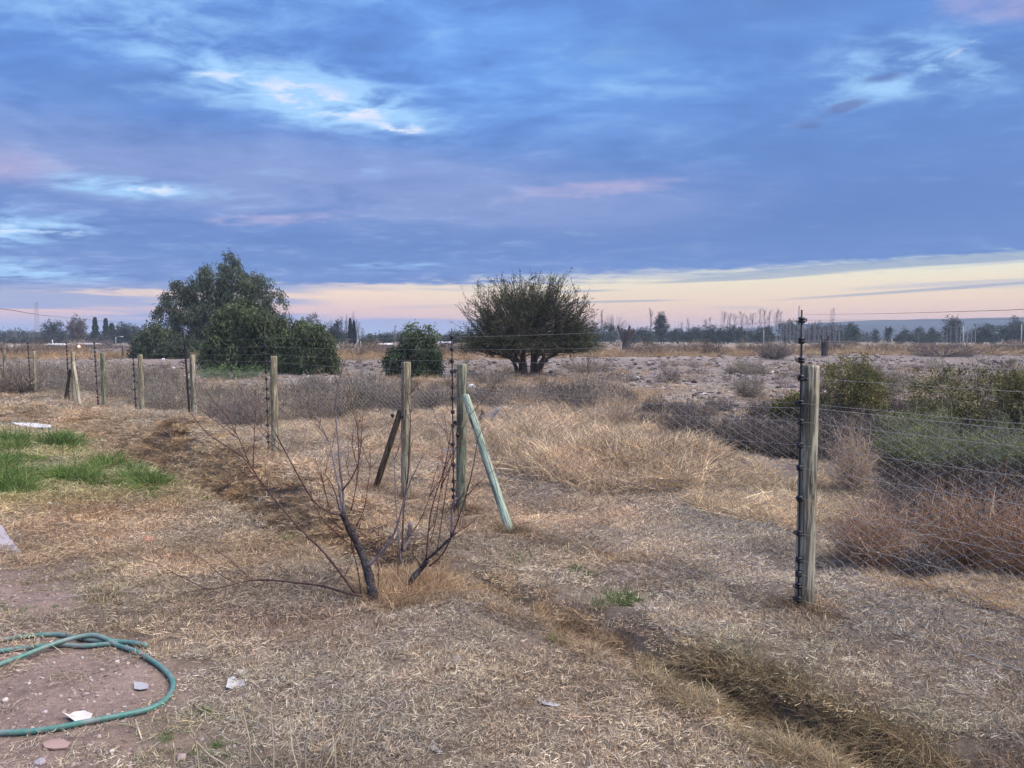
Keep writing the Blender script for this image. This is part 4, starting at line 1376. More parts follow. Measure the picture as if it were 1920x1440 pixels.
# live wires
ext = np.array([fd_[0] * -3.6, fd_[1] * -3.6, 0])
for li in range(len(LEV)):
    pts = [WP[0][li] + ext] + [wp[li] for wp in WP] + [WP[-1][li] - ext * 1.6 + np.array([0, 0, -.05])]
    mb = MB(); P = []
    for a, b in zip(pts[:-1], pts[1:]):
        for t in np.linspace(0, 1, 5)[:-1]:
            q = a * (1 - t) + b * t; q = q - np.array([0, 0, .02 * 4 * t * (1 - t)]); P.append(local(q))
    P.append(local(pts[-1]))
    tube(mb, P, .0011, 3, (.3, .3, .3))
    obj('wire', mb.mesh('wire', M_wire), fence)


def mesh_panel(a, b, za, zb, h=1.22):
    """chain link between two posts: zigzag wires that hook into their neighbours"""
    a = np.array(a, float); b = np.array(b, float); L = np.hypot(*(b - a)); u = (b - a) / L
    nrm = np.array([-u[1], u[0]]); nrm = nrm if nrm[1] > 0 else -nrm
    off = nrm * .06
    dia = .0540; nw = int(L / dia); nz = int(h / dia * 2)
    mb = MB()
    jj = np.arange(nz + 1)
    zz = jj * dia / 2
    P = []
    for w_ in range(nw):
        s = (w_ + .5) * dia + np.where((jj + w_) % 2 == 0, -dia / 2, dia / 2) + .006 * np.sin(zz * 5 + w_ * .2)
        sag = .03 * np.sin(s / L * math.pi)
        x = a[0] + u[0] * s + off[0] + nrm[0] * .008 * np.where(jj % 2 == 0, 1, -1) * (1 if w_ % 2 else -1) * .3
        y = a[1] + u[1] * s + off[1]
        z = za + (zb - za) * s / L + .03 + zz - sag * zz / h
        P.append(np.c_[x, y, z])
    P = np.array(P)                    # (nw, nz+1, 3)
    A = P[:, :-1].reshape(-1, 3); B = P[:, 1:].reshape(-1, 3)
    T = B - A; T /= np.linalg.norm(T, axis=1, keepdims=True)
    N1 = np.cross(T, np.array([nrm[0], nrm[1], 0])); N1 /= np.linalg.norm(N1, axis=1, keepdims=True); N2 = np.cross(T, N1)
    r = .0012
    ring = [N1 * r, -.5 * N1 * r + .866 * N2 * r, -.5 * N1 * r - .866 * N2 * r]
    V = np.stack([A + q for q in ring] + [B + q for q in ring], 1).reshape(-1, 3)
    V[:, 0] -= fx0; V[:, 1] -= fy0
    b_ = (np.arange(len(A)) * 6)[:, None, None]
    f = np.array([(0, 1, 4, 3), (1, 2, 5, 4), (2, 0, 3, 5)])[None]
    mb.add(V, (b_ + f).reshape(-1, 4))
    for q in (.03, .62, h + .02):
        pts = []
        for t in np.linspace(0, 1, 9):
            pts.append((a[0] + (b[0] - a[0]) * t + off[0] - fx0, a[1] + (b[1] - a[1]) * t + off[1] - fy0, za + (zb - za) * t + q - (.03 if q > .1 else 0) * math.sin(t * math.pi)))
        tube(mb, pts, .0014, 3)
    return mb.mesh('mesh_panel', M_wire)


for i in range(len(FP) - 1):
    obj('mesh_panel', mesh_panel(FP[i], FP[i + 1], PZ[i], PZ[i + 1]), fence)


# ------------------------------------------------------------------ pruned bare fruit tree in front of the fence
def z7(u, v): return (340 + u / 3.0, 680 + v / 3.0)


TX, TY, TZ = gp(703, 1131)
ft = thing('fruit_tree', 'bare pruned fruit tree with dark trunks and reddish shoots by the ditch', 'tree', (TX, TY, TZ))


def bark_mat(name, c1, c2, c3, sc_=28):
    m, t, b = mat(name)
    g = t.new('ShaderNodeTexCoord')
    n = t.noise(g.outputs['Object'], sc_, 5, .65)
    n2 = t.noise(g.outputs['Object'], sc_ * 3.5, 3, .6)
    c = t.mix(t.ss(n, .38, .62), c1, c2)
    c = t.mix(t.m('MULTIPLY', t.ss(n2, .55, .68), .5), c, c3)
    t.l.new(c, b.inputs['Base Color']); b.inputs['Roughness'].default_value = .75; b.inputs['Specular IOR Level'].default_value = .25
    bn = t.new('ShaderNodeBump'); bn.inputs['Strength'].default_value = .8; bn.inputs['Distance'].default_value = .008
    t.l.new(n, bn.inputs['Height']); t.l.new(bn.outputs[0], b.inputs['Normal'])
    return m


B_trunk = bark_mat('fruit_tree_bark', (.022, .019, .02), (.06, .052, .055), (.26, .24, .26))
B_branch = bark_mat('fruit_branch_bark', (.075, .042, .038), (.12, .072, .065), (.22, .16, .155), 60)
B_red = bark_mat('red_shoot_bark', (.12, .04, .038), (.08, .04, .038), (.18, .09, .085), 60)
B_pale = bark_mat('pale_shoot_bark', (.26, .22, .23), (.18, .15, .16), (.38, .34, .35), 60)


def limb(nm, pts, r0, r1, mt, y0, y1, ground=False, spurs=0, sides=7, conv=z7, label=None, lift=.05):
    W_ = []
    n = len(pts)
    d = np.r_[0, np.cumsum([math.dist(pts[i], pts[i + 1]) for i in range(n - 1)])]; d /= d[-1]
    # smooth the traced course
    tt = np.linspace(0, 1, max(8, n * 3))
    U = np.interp(tt, d, [p[0] for p in pts]); Vv = np.interp(tt, d, [p[1] for p in pts])
    ker = np.array([.25, .5, .25])
    for _ in range(2):
        U[1:-1] = np.convolve(U, ker, 'valid'); Vv[1:-1] = np.convolve(Vv, ker, 'valid')
    wob = np.cumsum(rng.normal(size=len(tt))) * .012
    wob -= wob[0]
    for i, t in enumerate(tt):
        px, py = conv(U[i], Vv[i])
        if ground:
            x, y = G0(px, py, lift)
            p = np.array([float(x), float(y), float(terrain(x, y)) + lift])
        else:
            p = np.array(at(px, py, TY + y0 + (y1 - y0) * t + wob[i] * .6))
        W_.append(p - np.array([TX, TY, TZ]))
    W_ = np.array(W_)
    rad = (r0 + (r1 - r0) * tt ** .8) * (.78 if r0 < .016 else 1)
    rad = rad * (1 + .12 * rng.normal(size=len(tt)) * (r0 > .008))
    mb = MB()
    tube(mb, W_, rad, sides, jit=.12)
    for _ in range(int(spurs * 1.8)):
        i = rng.integers(2, len(tt) - 1)
        T = W_[i] - W_[i - 1]; T /= np.linalg.norm(T)
        q = rng.normal(size=3) + T * .6; q /= np.linalg.norm(q)
        L = .012 + .05 * rng.random() ** 2
        if rng.random() < .22: L *= 3.2; q = q + np.array([0, 0, .7]); q /= np.linalg.norm(q)
        rs = max(.0015, rad[i] * .35)
        tube(mb, [W_[i], W_[i] + q * L * .5, W_[i] + q * L + T * L * .3], [rs, rs * .8, rs * .5], 4)
    o = obj(nm, mb.mesh(nm, mt, True), ft)
    if label: o['label'] = label
    return o


limb('trunk', [(1088, 1352), (1068, 1250), (1038, 1135), (993, 1020), (948, 940), (905, 845)], .031, .021, B_trunk, 0, .0, sides=12, spurs=10, label='thicker dark left trunk')
limb('trunk', [(1262, 1285), (1310, 1200), (1358, 1150), (1385, 1105)], .022, .017, B_trunk, .15, .15, sides=10, spurs=3, label='slimmer right trunk leaning right')
BR = [
    ([(905, 850), (888, 700), (868, 620), (845, 480), (818, 420), (790, 360), (755, 300)], .0115, .003, B_pale, 0, .12, 10),
    ([(912, 850), (915, 760), (893, 600), (880, 420), (862, 250), (878, 170), (890, 75)], .012, .0028, B_pale, 0, -.12, 12),
    ([(905, 720), (960, 650), (1000, 560), (1010, 450), (1035, 400), (1065, 412)], .0075, .0028, B_branch, -.03, -.1, 6),
    ([(895, 855), (820, 845), (740, 780), (660, 640), (600, 530), (548, 430), (495, 335)], .0095, .003, B_branch, 0, -.25, 16),
    ([(912, 942), (850, 890), (820, 770), (792, 660), (785, 608)], .007, .004, B_red, 0, .15, 8),
    ([(935, 1010), (860, 950), (790, 880), (760, 820), (690, 690)], .0055, .002, B_red, 0, .25, 4),
    ([(1045, 1150), (1110, 1090), (1170, 1020), (1215, 920), (1250, 780), (1290, 660), (1330, 580), (1367, 508)], .0125, .0035, B_pale, 0, -.25, 12),
    ([(985, 920), (1030, 830), (1050, 690), (1068, 560), (1055, 490)], .0055, .002, B_red, 0, .2, 6),
    ([(955, 830), (985, 700), (1000, 560), (992, 400), (985, 268)], .0055, .002, B_red, 0, .1, 12),
    ([(1242, 1060), (1250, 800), (1275, 650), (1283, 450), (1292, 280), (1272, 180), (1238, 85)], .0095, .003, B_branch, .25, .35, 14),
    ([(1280, 180), (1300, 165), (1332, 108)], .0045, .002, B_branch, .33, .3, 1),
    ([(985, 1305), (900, 1190), (800, 1060), (700, 970), (600, 860), (510, 750), (430, 650), (390, 570), (310, 500), (220, 450), (120, 380), (55, 285)], .0125, .0028, B_branch, 0, -.35, 22),
    ([(404, 590), (410, 420), (418, 260), (440, 190)], .0048, .002, B_red, -.2, -.05, 8),
    ([(380, 560), (320, 420), (280, 340), (258, 290)], .0045, .0018, B_branch, -.22, -.4, 7),
    ([(490, 725), (475, 620), (470, 560)], .004, .0018, B_branch, -.18, -.1, 4),
    ([(560, 495), (500, 450), (440, 380), (418, 335)], .004, .0018, B_branch, -.2, -.1, 4),
    ([(420, 350), (455, 310), (500, 290)], .003, .0015, B_branch, -.1, -.05, 2),
    ([(418, 300), (395, 240), (350, 190)], .003, .0014, B_branch, -.1, -.15, 2),
    ([(890, 830), (870, 740), (835, 660), (800, 620)], .006, .003, B_branch, 0, .1, 5),
    ([(800, 670), (830, 650), (845, 635)], .004, .002, B_branch, .12, .1, 1),
    ([(975, 540), (965, 490), (962, 400)], .003, .0016, B_red, .02, .05, 3),
    ([(945, 640), (935, 590), (925, 545)], .004, .002, B_branch, .0, .05, 3),
    ([(1378, 1110), (1440, 1060), (1510, 990), (1545, 955)], .0125, .009, B_trunk, .15, .1, 4),
    ([(1378, 1105), (1385, 1000), (1400, 850), (1430, 740), (1480, 600), (1512, 430), (1525, 340)], .0075, .0025, B_red, .15, .2, 12),
    ([(1395, 1145), (1470, 1090), (1510, 1000), (1560, 880), (1610, 720), (1650, 550), (1668, 410), (1702, 355)], .0075, .0025, B_branch, .15, -.05, 14),
    ([(1520, 975), (1525, 870), (1520, 800), (1548, 760)], .014, .009, B_pale, .12, .1, 3),
    ([(1400, 1010), (1430, 900), (1450, 760), (1470, 640), (1500, 500)], .0045, .002, B_red, .15, .3, 8),
    ([(1440, 1050), (1470, 850), (1500, 640), (1540, 480), (1600, 340), (1632, 262)], .005, .002, B_branch, .12, .25, 10),
    ([(1350, 1145), (1310, 1090), (1285, 1040)], .006, .003, B_branch, .15, .05, 3),
    ([(1235, 1130), (1222, 980), (1207, 800), (1202, 620), (1194, 508)], .0085, .0035, B_pale, .3, .4, 6),
    ([(1240, 1060), (1275, 1000), (1290, 895)], .0165, .012, B_pale, .28, .3, 3),
    ([(1285, 970), (1340, 900), (1390, 780), (1420, 650), (1452, 560)], .0045, .002, B_red, .3, .45, 7),
    ([(1110, 1320), (1108, 1150), (1104, 1000)], .0048, .002, B_red, .05, .1, 3),
    ([(1222, 1300), (1218, 1150), (1214, 1010)], .0048, .002, B_red, .2, .25, 3),
    ([(1012, 1310), (995, 1170), (962, 1050), (955, 1000)], .0065, .003, B_branch, .0, .1, 4),
    ([(1560, 860), (1530, 620), (1500, 430), (1480, 300), (1470, 260)], .003, .0014, B_red, .05, .2, 5),
    ([(1410, 240), (1440, 340), (1500, 400)][::-1], .003, .0014, B_red, .2, .3, 3),
    ([(1165, 1060), (1130, 1130), (1100, 1200)][::-1], .003, .0016, B_branch, .1, .1, 1),
]
for pts, r0, r1, mt, y0, y1, sp_ in BR:
    limb('branch', pts, r0, r1, mt, y0, y1, spurs=sp_)

# young red shoots springing from the older wood
r2 = random.Random(5)
src_ = [b for b in BR if b[1] >= .0045]
for i in range(44):
    pts, r0, r1, mt, y0, y1, sp_ = r2.choice(src_)
    t = .2 + .75 * r2.random(); f = t * (len(pts) - 1); k = int(f); f -= k
    u0 = pts[k][0] * (1 - f) + pts[min(k + 1, len(pts) - 1)][0] * f; v0 = pts[k][1] * (1 - f) + pts[min(k + 1, len(pts) - 1)][1] * f
    L = 70 + 190 * r2.random() ** 1.3
    lean = (u0 - 1030) / 900 + r2.gauss(0, .28)
    pa = [(u0, v0), (u0 + lean * L * .45 + r2.gauss(0, 4), v0 - L * .4), (u0 + lean * L * .85 + r2.gauss(0, 6), v0 - L * .75), (u0 + lean * L + r2.gauss(0, 8), v0 - L)]
    yy = y0 + (y1 - y0) * t
    limb('branch', pa, .0036, .0014, B_red if i % 3 else B_branch, yy, yy + r2.gauss(0, .12), spurs=4, sides=5)


def z6(u, v): return (230 + u / 4.0, 990 + v / 4.0)


limb('branch', [(1795, 505), (1690, 490), (1500, 440), (1250, 410), (1100, 390), (1000, 385), (850, 425), (700, 465), (610, 462)], .0115, .006, B_branch, 0, 0, True, 14, conv=z6, label='long limb lying low over the grass to the left', lift=.07)
for pts, r in [([(615, 462), (450, 370), (250, 275), (100, 220), (25, 180)], .004), ([(840, 412), (750, 370), (650, 280), (520, 180), (380, 100)], .004), ([(960, 388), (850, 280), (700, 160), (580, 70), (460, 15)], .0035),
               ([(975, 385), (900, 320), (800, 262)], .0028), ([(615, 465), (450, 495), (340, 545), (240, 560)], .004), ([(770, 465), (650, 530), (500, 580), (350, 690), (250, 755)], .003), ([(1100, 395), (980, 460), (820, 500), (640, 545)], .003)]:
    limb('branch', pts, r * 1.2, r * .5, B_branch, 0, 0, True, 5, sides=5, conv=z6, lift=.06)
# straw gathered round the foot of the trunks
fs_ = []
q = rng.random(90)
px = 690 + 130 * rng.random(90); py = 1090 + 50 * rng.random(90) * (1 - abs(px - 740) / 200)
x, y = G0(px, py)
scatter('dry_grass_at_tree_foot', TALL, x, y, terrain(x, y), np.c_[.3 + .25 * q, .3 + .25 * q, .35 + .3 * q], rng.integers(0, 4, 90), np.array([.95, .84, .72]) * (.6 + .7 * rng.random((90, 1))), .4)

# ------------------------------------------------------------------ hose and the small things lying about
m_, t_, b_ = mat('green_hose')
g_ = t_.new('ShaderNodeNewGeometry')
c_ = t_.mix(t_.ss(t_.noise(g_.outputs['Position'], 9, 5, .7), .42, .66), (.05, .20, .17), (.20, .25, .24))
c_ = t_.mix(t_.m('MULTIPLY', t_.ss(t_.noise(g_.outputs['Position'], 45, 5, .75), .48, .66), .6), c_, (.27, .22, .19))
t_.l.new(c_, b_.inputs['Base Color']); b_.inputs['Roughness'].default_value = .45
M_hose = m_


def z8(u, v): return (u / 3.6, 1040 + v / 3.6)


A_ = [z8(*p) for p in [(792, 620), (680, 628), (560, 637), (400, 627), (200, 637), (0, 667), (-150, 700)]]
B_ = [(-160, 1262), (-210, 1310), (-160, 1365), (-60, 1384)]
C_ = [z8(*p) for p in [(0, 1225), (150, 1222), (300, 1208), (450, 1190), (600, 1165), (740, 1140), (850, 1118), (1000, 1083), (1100, 1030), (1155, 965), (1168, 900), (1145, 845), (1080, 790), (1020, 750), (950, 702), (870, 665), (790, 632), (700, 610), (600, 600), (450, 625), (300, 668), (150, 718), (0, 772), (-120, 830)]]
D_ = [(-90, 1290), (-170, 1290), (-200, 1240), (-120, 1212)]
E_ = [z8(*p) for p in [(0, 585), (150, 567), (350, 558), (480, 574), (600, 600), (720, 606), (850, 612), (930, 628), (990, 650)]]


def catmull(P, k=6):
    P = np.array(P, float); P = np.r_[[2 * P[0] - P[1]], P, [2 * P[-1] - P[-2]]]
    o = []
    for i in range(1, len(P) - 2):
        for t in np.linspace(0, 1, k, endpoint=False):
            a, b, c, d = P[i - 1:i + 3]
            o.append(.5 * (2 * b + (c - a) * t + (2 * a - 5 * b + 4 * c - d) * t * t + (-a + 3 * b - 3 * c + d) * t ** 3))
    o.append(P[-2])
    return np.array(o)


HP = []
seq = [(p, .014) for p in A_] + [(p, .014) for p in B_] + [(p, .014) for p in C_] + [(p, .014) for p in D_] + [(p, .014) for p in E_]
nA, nB, nC, nD = len(A_), len(B_), len(C_), len(D_)
for i, (p, l) in enumerate(seq):
    x, y = G0(*p)
    j = i - nA - nB
    lift = .016
    if 17 <= j < nC: lift = .042 - .018 * abs(j - 18.5) / 5     # this turn lies over the other two
    HP.append((float(x), float(y), float(terrain(x, y, True)) + lift))
hp = catmull(HP)
zg = terrain(hp[:, 0], hp[:, 1])
hp[:, 2] = np.maximum(hp[:, 2], zg + .011)
mb = MB(); o0 = hp[len(hp) // 2].copy(); o0[2] = zg[len(hp) // 2]
tube(mb, hp - o0, .0125, 12)
tag(obj('hose', mb.mesh('hose', M_hose, True), loc=tuple(o0)), 'green garden hose looped on the bare stony soil at lower left', 'hose')


def scrap(name, label, cat, poly, colr, thick=.004, curl=.0, lift=.006, rough=.6, curlv=0):
    P = []
    for (px, py) in poly:
        x, y = G0(px, py); P.append((float(x), float(y)))
    P = np.array(P); c = P.mean(0)
    zc = float(terrain(c[0], c[1]))
    Q = np.r_[P - c]
    rmax = np.hypot(Q[:, 0], Q[:, 1]).max()
    zt = lift + curl * (np.hypot(Q[:, 0], Q[:, 1]) / rmax) ** 2 * (1 + .6 * np.sin(np.arange(len(Q)) * 2.1 + curlv))
    n = len(Q)
    inner = Q * .5; zi = lift + curl * .12 + np.sin(np.arange(n) * 1.7) * curl * .12
    V = np.r_[np.c_[Q, zt + thick], np.c_[inner, zi + thick], [[0, 0, lift + thick]], np.c_[Q, zt], np.c_[inner, zi], [[0, 0, lift]]]
    m = 2 * n + 1
    j = np.arange(n); k = (j + 1) % n
    F4 = np.concatenate([np.c_[j, k, n + k, n + j], np.c_[m + k, m + j, m + n + j, m + n + k], np.c_[k, j, m + j, m + k]])
    F3 = np.concatenate([np.c_[n + j, n + k, np.full(n, 2 * n)], np.c_[m + n + k, m + n + j, np.full(n, m + 2 * n)]])
    mb = MB(); mb.add(V, F4, F3, colr)
    mm = M_plain
    return tag(obj(name, mb.mesh(name, mm), loc=(c[0], c[1], zc)), label, cat)


scrap('dry_leaf_scrap', 'off-white curled scrap lying against the hose', 'scrap', [(116, 1348), (128, 1352), (139, 1344), (158, 1342), (174, 1350), (170, 1358), (150, 1361), (141, 1364)], (.62, .58, .52), .003, .012)
scrap('glass_shard', 'thin grey translucent-looking shard inside the hose loop', 'shard', [(251, 1288), (266, 1288), (279, 1292), (278, 1300), (262, 1302), (252, 1300)], (.36, .36, .38), .003, .004)
scrap('plastic_scrap', 'crumpled pale plastic scrap right of the hose, larger lower piece', 'scrap', [(424, 1300), (428, 1282), (440, 1276), (446, 1284), (462, 1282), (458, 1294), (444, 1296), (436, 1302)], (.5, .5, .5), .002, .010, curlv=1)
scrap('plastic_scrap', 'small white plastic scrap just above the crumpled pale one', 'scrap', [(438, 1272), (448, 1265), (460, 1266), (456, 1273), (446, 1274)], (.62, .64, .64), .002, .008)
scrap('plastic_scrap', 'small white plastic scrap beside the end of the hose', 'scrap', [(281, 1234), (286, 1231), (295, 1233), (292, 1238), (284, 1238)], (.65, .63, .62), .003, .003)
scrap('plastic_scrap', 'little crumpled white scrap in the grass at bottom centre', 'scrap', [(808, 1412), (814, 1406), (822, 1410), (830, 1418), (820, 1420)], (.5, .5, .5), .002, .006)
scrap('plastic_scrap', 'shiny crumpled plastic scrap in the open grass below the tree', 'scrap', [(848, 1240), (858, 1232), (866, 1238), (862, 1246), (852, 1246)], (.48, .5, .52), .002, .006)
scrap('plastic_scrap', 'grey plastic scrap in the grass before the ditch', 'scrap', [(1005, 1316), (1016, 1310), (1026, 1318), (1050, 1326), (1044, 1332), (1020, 1324)], (.42, .42, .44), .002, .006)
scrap('paper_scrap', 'white paper scrap on the grass nearer the ditch, right of another', 'scrap', [(337, 964), (341, 960), (350, 960), (347, 965)], (.75, .75, .72), .003, .01)
scrap('paper_scrap', 'small pale scrap on the grass below the green tufts', 'scrap', [(226, 953), (231, 950), (240, 952), (238, 957), (230, 957)], (.66, .66, .60), .003, .01)
scrap('white_sheet', 'thin white sheet lying flat beyond the green tufts at left', 'sheet', [(22, 799), (60, 799), (97, 802), (96, 807), (70, 806), (40, 803)], (.62, .64, .70), .012, .02, .05)
scrap('brick_fragment', 'small orange brick fragment on the dry grass at left', 'brick', [(268, 1016), (276, 1011), (286, 1014), (286, 1019), (272, 1020)], (.52, .24, .15), .02, .0)
scrap('flat_stone', 'flat pinkish stone just below the hose', 'stone', [(80, 1398), (96, 1390), (120, 1391), (132, 1397), (126, 1406), (100, 1408), (84, 1406)], (.36, .25, .22), .006, .0)


def plank():
    mb = MB()
    a = np.array(gp(-30, 985)); b = np.array(gp(40, 1053))
    c = (a + b) / 2; d = b - a; L = np.linalg.norm(d[:2]); an = math.atan2(d[1], d[0])
    z = float(terrain(c[0], c[1]))
    w_ = .11; t = .05
    xs = np.linspace(-L / 2, L / 2, 9)
    V = []
    for i, x in enumerate(xs):
        k = 1 + .05 * rng.normal()
        e = .35 if i == 8 else 1
        V += [(x, -w_ / 2 * k, 0), (x, w_ / 2 * k * e, 0), (x, w_ / 2 * k * e, t * k), (x, -w_ / 2 * k, t * k)]
    F4 = []
    for i in range(8):
        b0 = i * 4
        for j in range(4):
            F4.append((b0 + j, b0 + (j + 1) % 4, b0 + 4 + (j + 1) % 4, b0 + 4 + j))
    F4 += [(0, 3, 2, 1), (32, 33, 34, 35)]
    mb.add(V, F4, None, (.36, .33, .35))
    o = obj('concrete_plank', mb.mesh('concrete_plank', M_plain), loc=(c[0], c[1], z + .0), rot=(R(4), R(3), an))
    tag(o, 'weathered grey slab end poking in at the left edge', 'slab')


plank()


def rock(name, label, px, py, wpx, hpx, colr, cat='stone', group=None):
    X, Y, Z = gp(px, py); k = Y / F
    th = np.linspace(0, math.pi, 7)[1:-1]; ph = np.arange(10) * 2 * math.pi / 10
    V = [(0, 0, 1)] + [(math.sin(t) * math.cos(p), math.sin(t) * math.sin(p), math.cos(t)) for t in th for p in ph] + [(0, 0, -1)]
    V = np.array(V); V *= 1 + .32 * (rng.random((len(V), 1)) - .5)
    V = np.sign(V) * np.abs(V) ** .8
    V *= np.array([wpx / 2 * k, wpx / 2 * k * .8, hpx / 2 * k])
    F4 = []; F3 = []
    for i in range(4):
        for j in range(10):
            a = 1 + i * 10; F4.append((a + j, a + 10 + j, a + 10 + (j + 1) % 10, a + (j + 1) % 10))
    for j in range(10):
        F3.append((0, 1 + j, 1 + (j + 1) % 10)); F3.append((51, 41 + (j + 1) % 10, 41 + j))
    mb = MB(); mb.add(V, F4, F3, colr)
    return tag(obj(name, mb.mesh(name, M_plain), loc=(X, Y, Z + hpx * k * .3), rot=(0, 0, rng.random() * 6)), label, cat, group)


rock('stone', 'tan blocky stone on the right in the ditch grass', 1287, 1224, 18, 12, (.48, .36, .26))
rock('stone', 'tan stone on the left in the ditch grass', 1266, 1222, 12, 9, (.46, .36, .28))
rock('stone', 'round whitish pebble near the hose joint', 220, 1246, 9, 8, (.62, .58, .52))
rock('stone', 'pale pebble at the left edge inside the hose loop', 10, 1314, 12, 8, (.58, .50, .47))
rock('stone', 'whitish pebble below the hose at lower left', 210, 1414, 9, 8, (.62, .60, .55))
rock('stone', 'flat grey pebble among the gravel below the hose', 75, 1434, 26, 12, (.32, .29, .32))
rock('stone', 'grey pebble at the very bottom edge right of the gravel', 340, 1420, 22, 10, (.34, .27, .27))
rock('stone', 'pale pebble half buried in the grass at centre', 748, 1278, 9, 8, (.6, .57, .5))
rock('stone', 'cream stone lying in the grass below the fruit tree', 767, 1308, 10, 10, (.58, .50, .38))
rock('stone', 'whitish stone on the far stony ground left of the stout rod', 325, 697, 9, 7, (.62, .60, .60))
rock('stone', 'white boulder on the bare flat right of the thorn tree', 1195, 711, 10, 5, (.66, .62, .60))
rock('stone', 'white pebble on the open ground between ditch and nearest post', 1168, 1092, 6, 4, (.62, .6, .58))
rock('stone', 'pale stone by the green tufts on the left lawn', 92, 944, 10, 4, (.55, .50, .42))
rock('rubble', 'whitish lump of rubble behind the green brace', 884, 730, 16, 12, (.56, .58, .62))
rock('rubble', 'pale lump of rubble lying on the spoil crest at left', 124, 757, 12, 6, (.58, .50, .44))


def driftwood():
    X, Y, Z = gp(915, 797)
    k = Y / F; mb = MB()
    L = lambda a: [np.array([(p[0] - 915) * k, p[2] * .2, (797 - p[1]) * k]) for p in a]
    tube(mb, L([(903, 800, 0), (910, 790, 0), (922, 782, .5), (932, 773, .5), (938, 768, .6)]), np.array([.05, .06, .055, .05, .035]), 8, (.24, .21, .22), jit=.3)
    tube(mb, L([(900, 793, 0), (905, 785, 0), (906, 775, 0), (903, 770, .2)]), np.array([.06, .07, .05, .02]), 7, (.10, .075, .07), jit=.4)
    for q in range(12):
        a = rng.normal(size=3) * [.25, .15, .05] + np.array([0, 0, .05])
        tube(mb, [(0, 0, .03), a * .5 + np.array([0, 0, .04]), a], [.03, .02, .008], 5, (.10, .075, .07), jit=.3)
    tag(obj('root_stump', mb.mesh('root_stump', M_bark, True), loc=(X, Y, Z)), 'gnarled uprooted stump lying in the straw behind the green brace', 'stump')
    a = np.array(gp(928, 831)); b = np.array(gp(978, 842)); c = np.array(gp(905, 825))
    mb = MB(); tube(mb, [c - b + [0, 0, .04], a - b + [0, 0, .06], [0, 0, .03]], [.006, .012, .014], 6, (.46, .38, .29), jit=.2)
    tag(obj('stick', mb.mesh('stick', M_bark, True), loc=tuple(b)), 'pale fallen stick in the straw right of the green brace', 'stick')
    a = np.array(gp(50, 1131)); b = np.array(gp(262, 1114))
    mb = MB(); m = (a + b) / 2 - a; tube(mb, [[0, 0, .01], m + [0, 0, .025], b - a + [0, 0, .02]], [.002, .004, .002], 5, (.34, .30, .28))
    tag(obj('stick', mb.mesh('stick', M_bark, True), loc=tuple(a)), 'long thin grey stick lying above the hose', 'stick')
    a = np.array(gp(254, 1360)); b = np.array(gp(266, 1392))
    mb = MB(); tube(mb, [[0, 0, .015], (b - a) / 2 + [0, 0, .012], b - a + [0, 0, .01]], [.003, .004, .003], 5, (.58, .50, .40))
    tag(obj('stick', mb.mesh('stick', M_bark, True), loc=tuple(a)), 'short pale stick just below the hose bend', 'stick')


driftwood()

# tall dry stalks close to the camera
ST = []
for (px, py, tx, ty) in [(375, 1470, 358, 1352), (448, 1450, 355, 1376), (512, 1480, 508, 1330), (566, 1470, 542, 1342), (575, 1470, 578, 1350), (598, 1470, 606, 1325), (630, 1465, 648, 1345), (655, 1460, 670, 1328), (560, 1460, 545, 1350), (605, 1450, 625, 1380), (585, 1440, 660, 1372),
                         (470, 1440, 455, 1330), (740, 1440, 800, 1400), (500, 1445, 470, 1375)]:
    x, y, z = gp(px, py)
    b = np.array([x, y, z]); t = np.array(at(tx, ty, y + rng.normal() * .03))
    ST.append((b, t))
mb = MB()
for b, t in ST:
    m = (b + t) / 2 + rng.normal(size=3) * .015
    tube(mb, [b, m, t], [.0032, .0026, .0016], 4, pick([(.50, .42, .30), (.42, .36, .27)], 1)[0])
    for _ in range(3):
        u = .5 + .5 * rng.random(); p = b * (1 - u) + t * u
        tube(mb, [p, p + rng.normal(size=3) * .02 + [0, 0, .012]], [.002, .001], 3, (.48, .40, .29))
o = obj('dry_stalks', mb.mesh('dry_stalks', M_plant)); tag(o, kind='stuff')

# ------------------------------------------------------------------ far things
def far_ground(px, D):
    dx, dy, dz = ray(px, 632)
    X = float(dx / dy * D)
    return X, D, float(terrain(X, D))


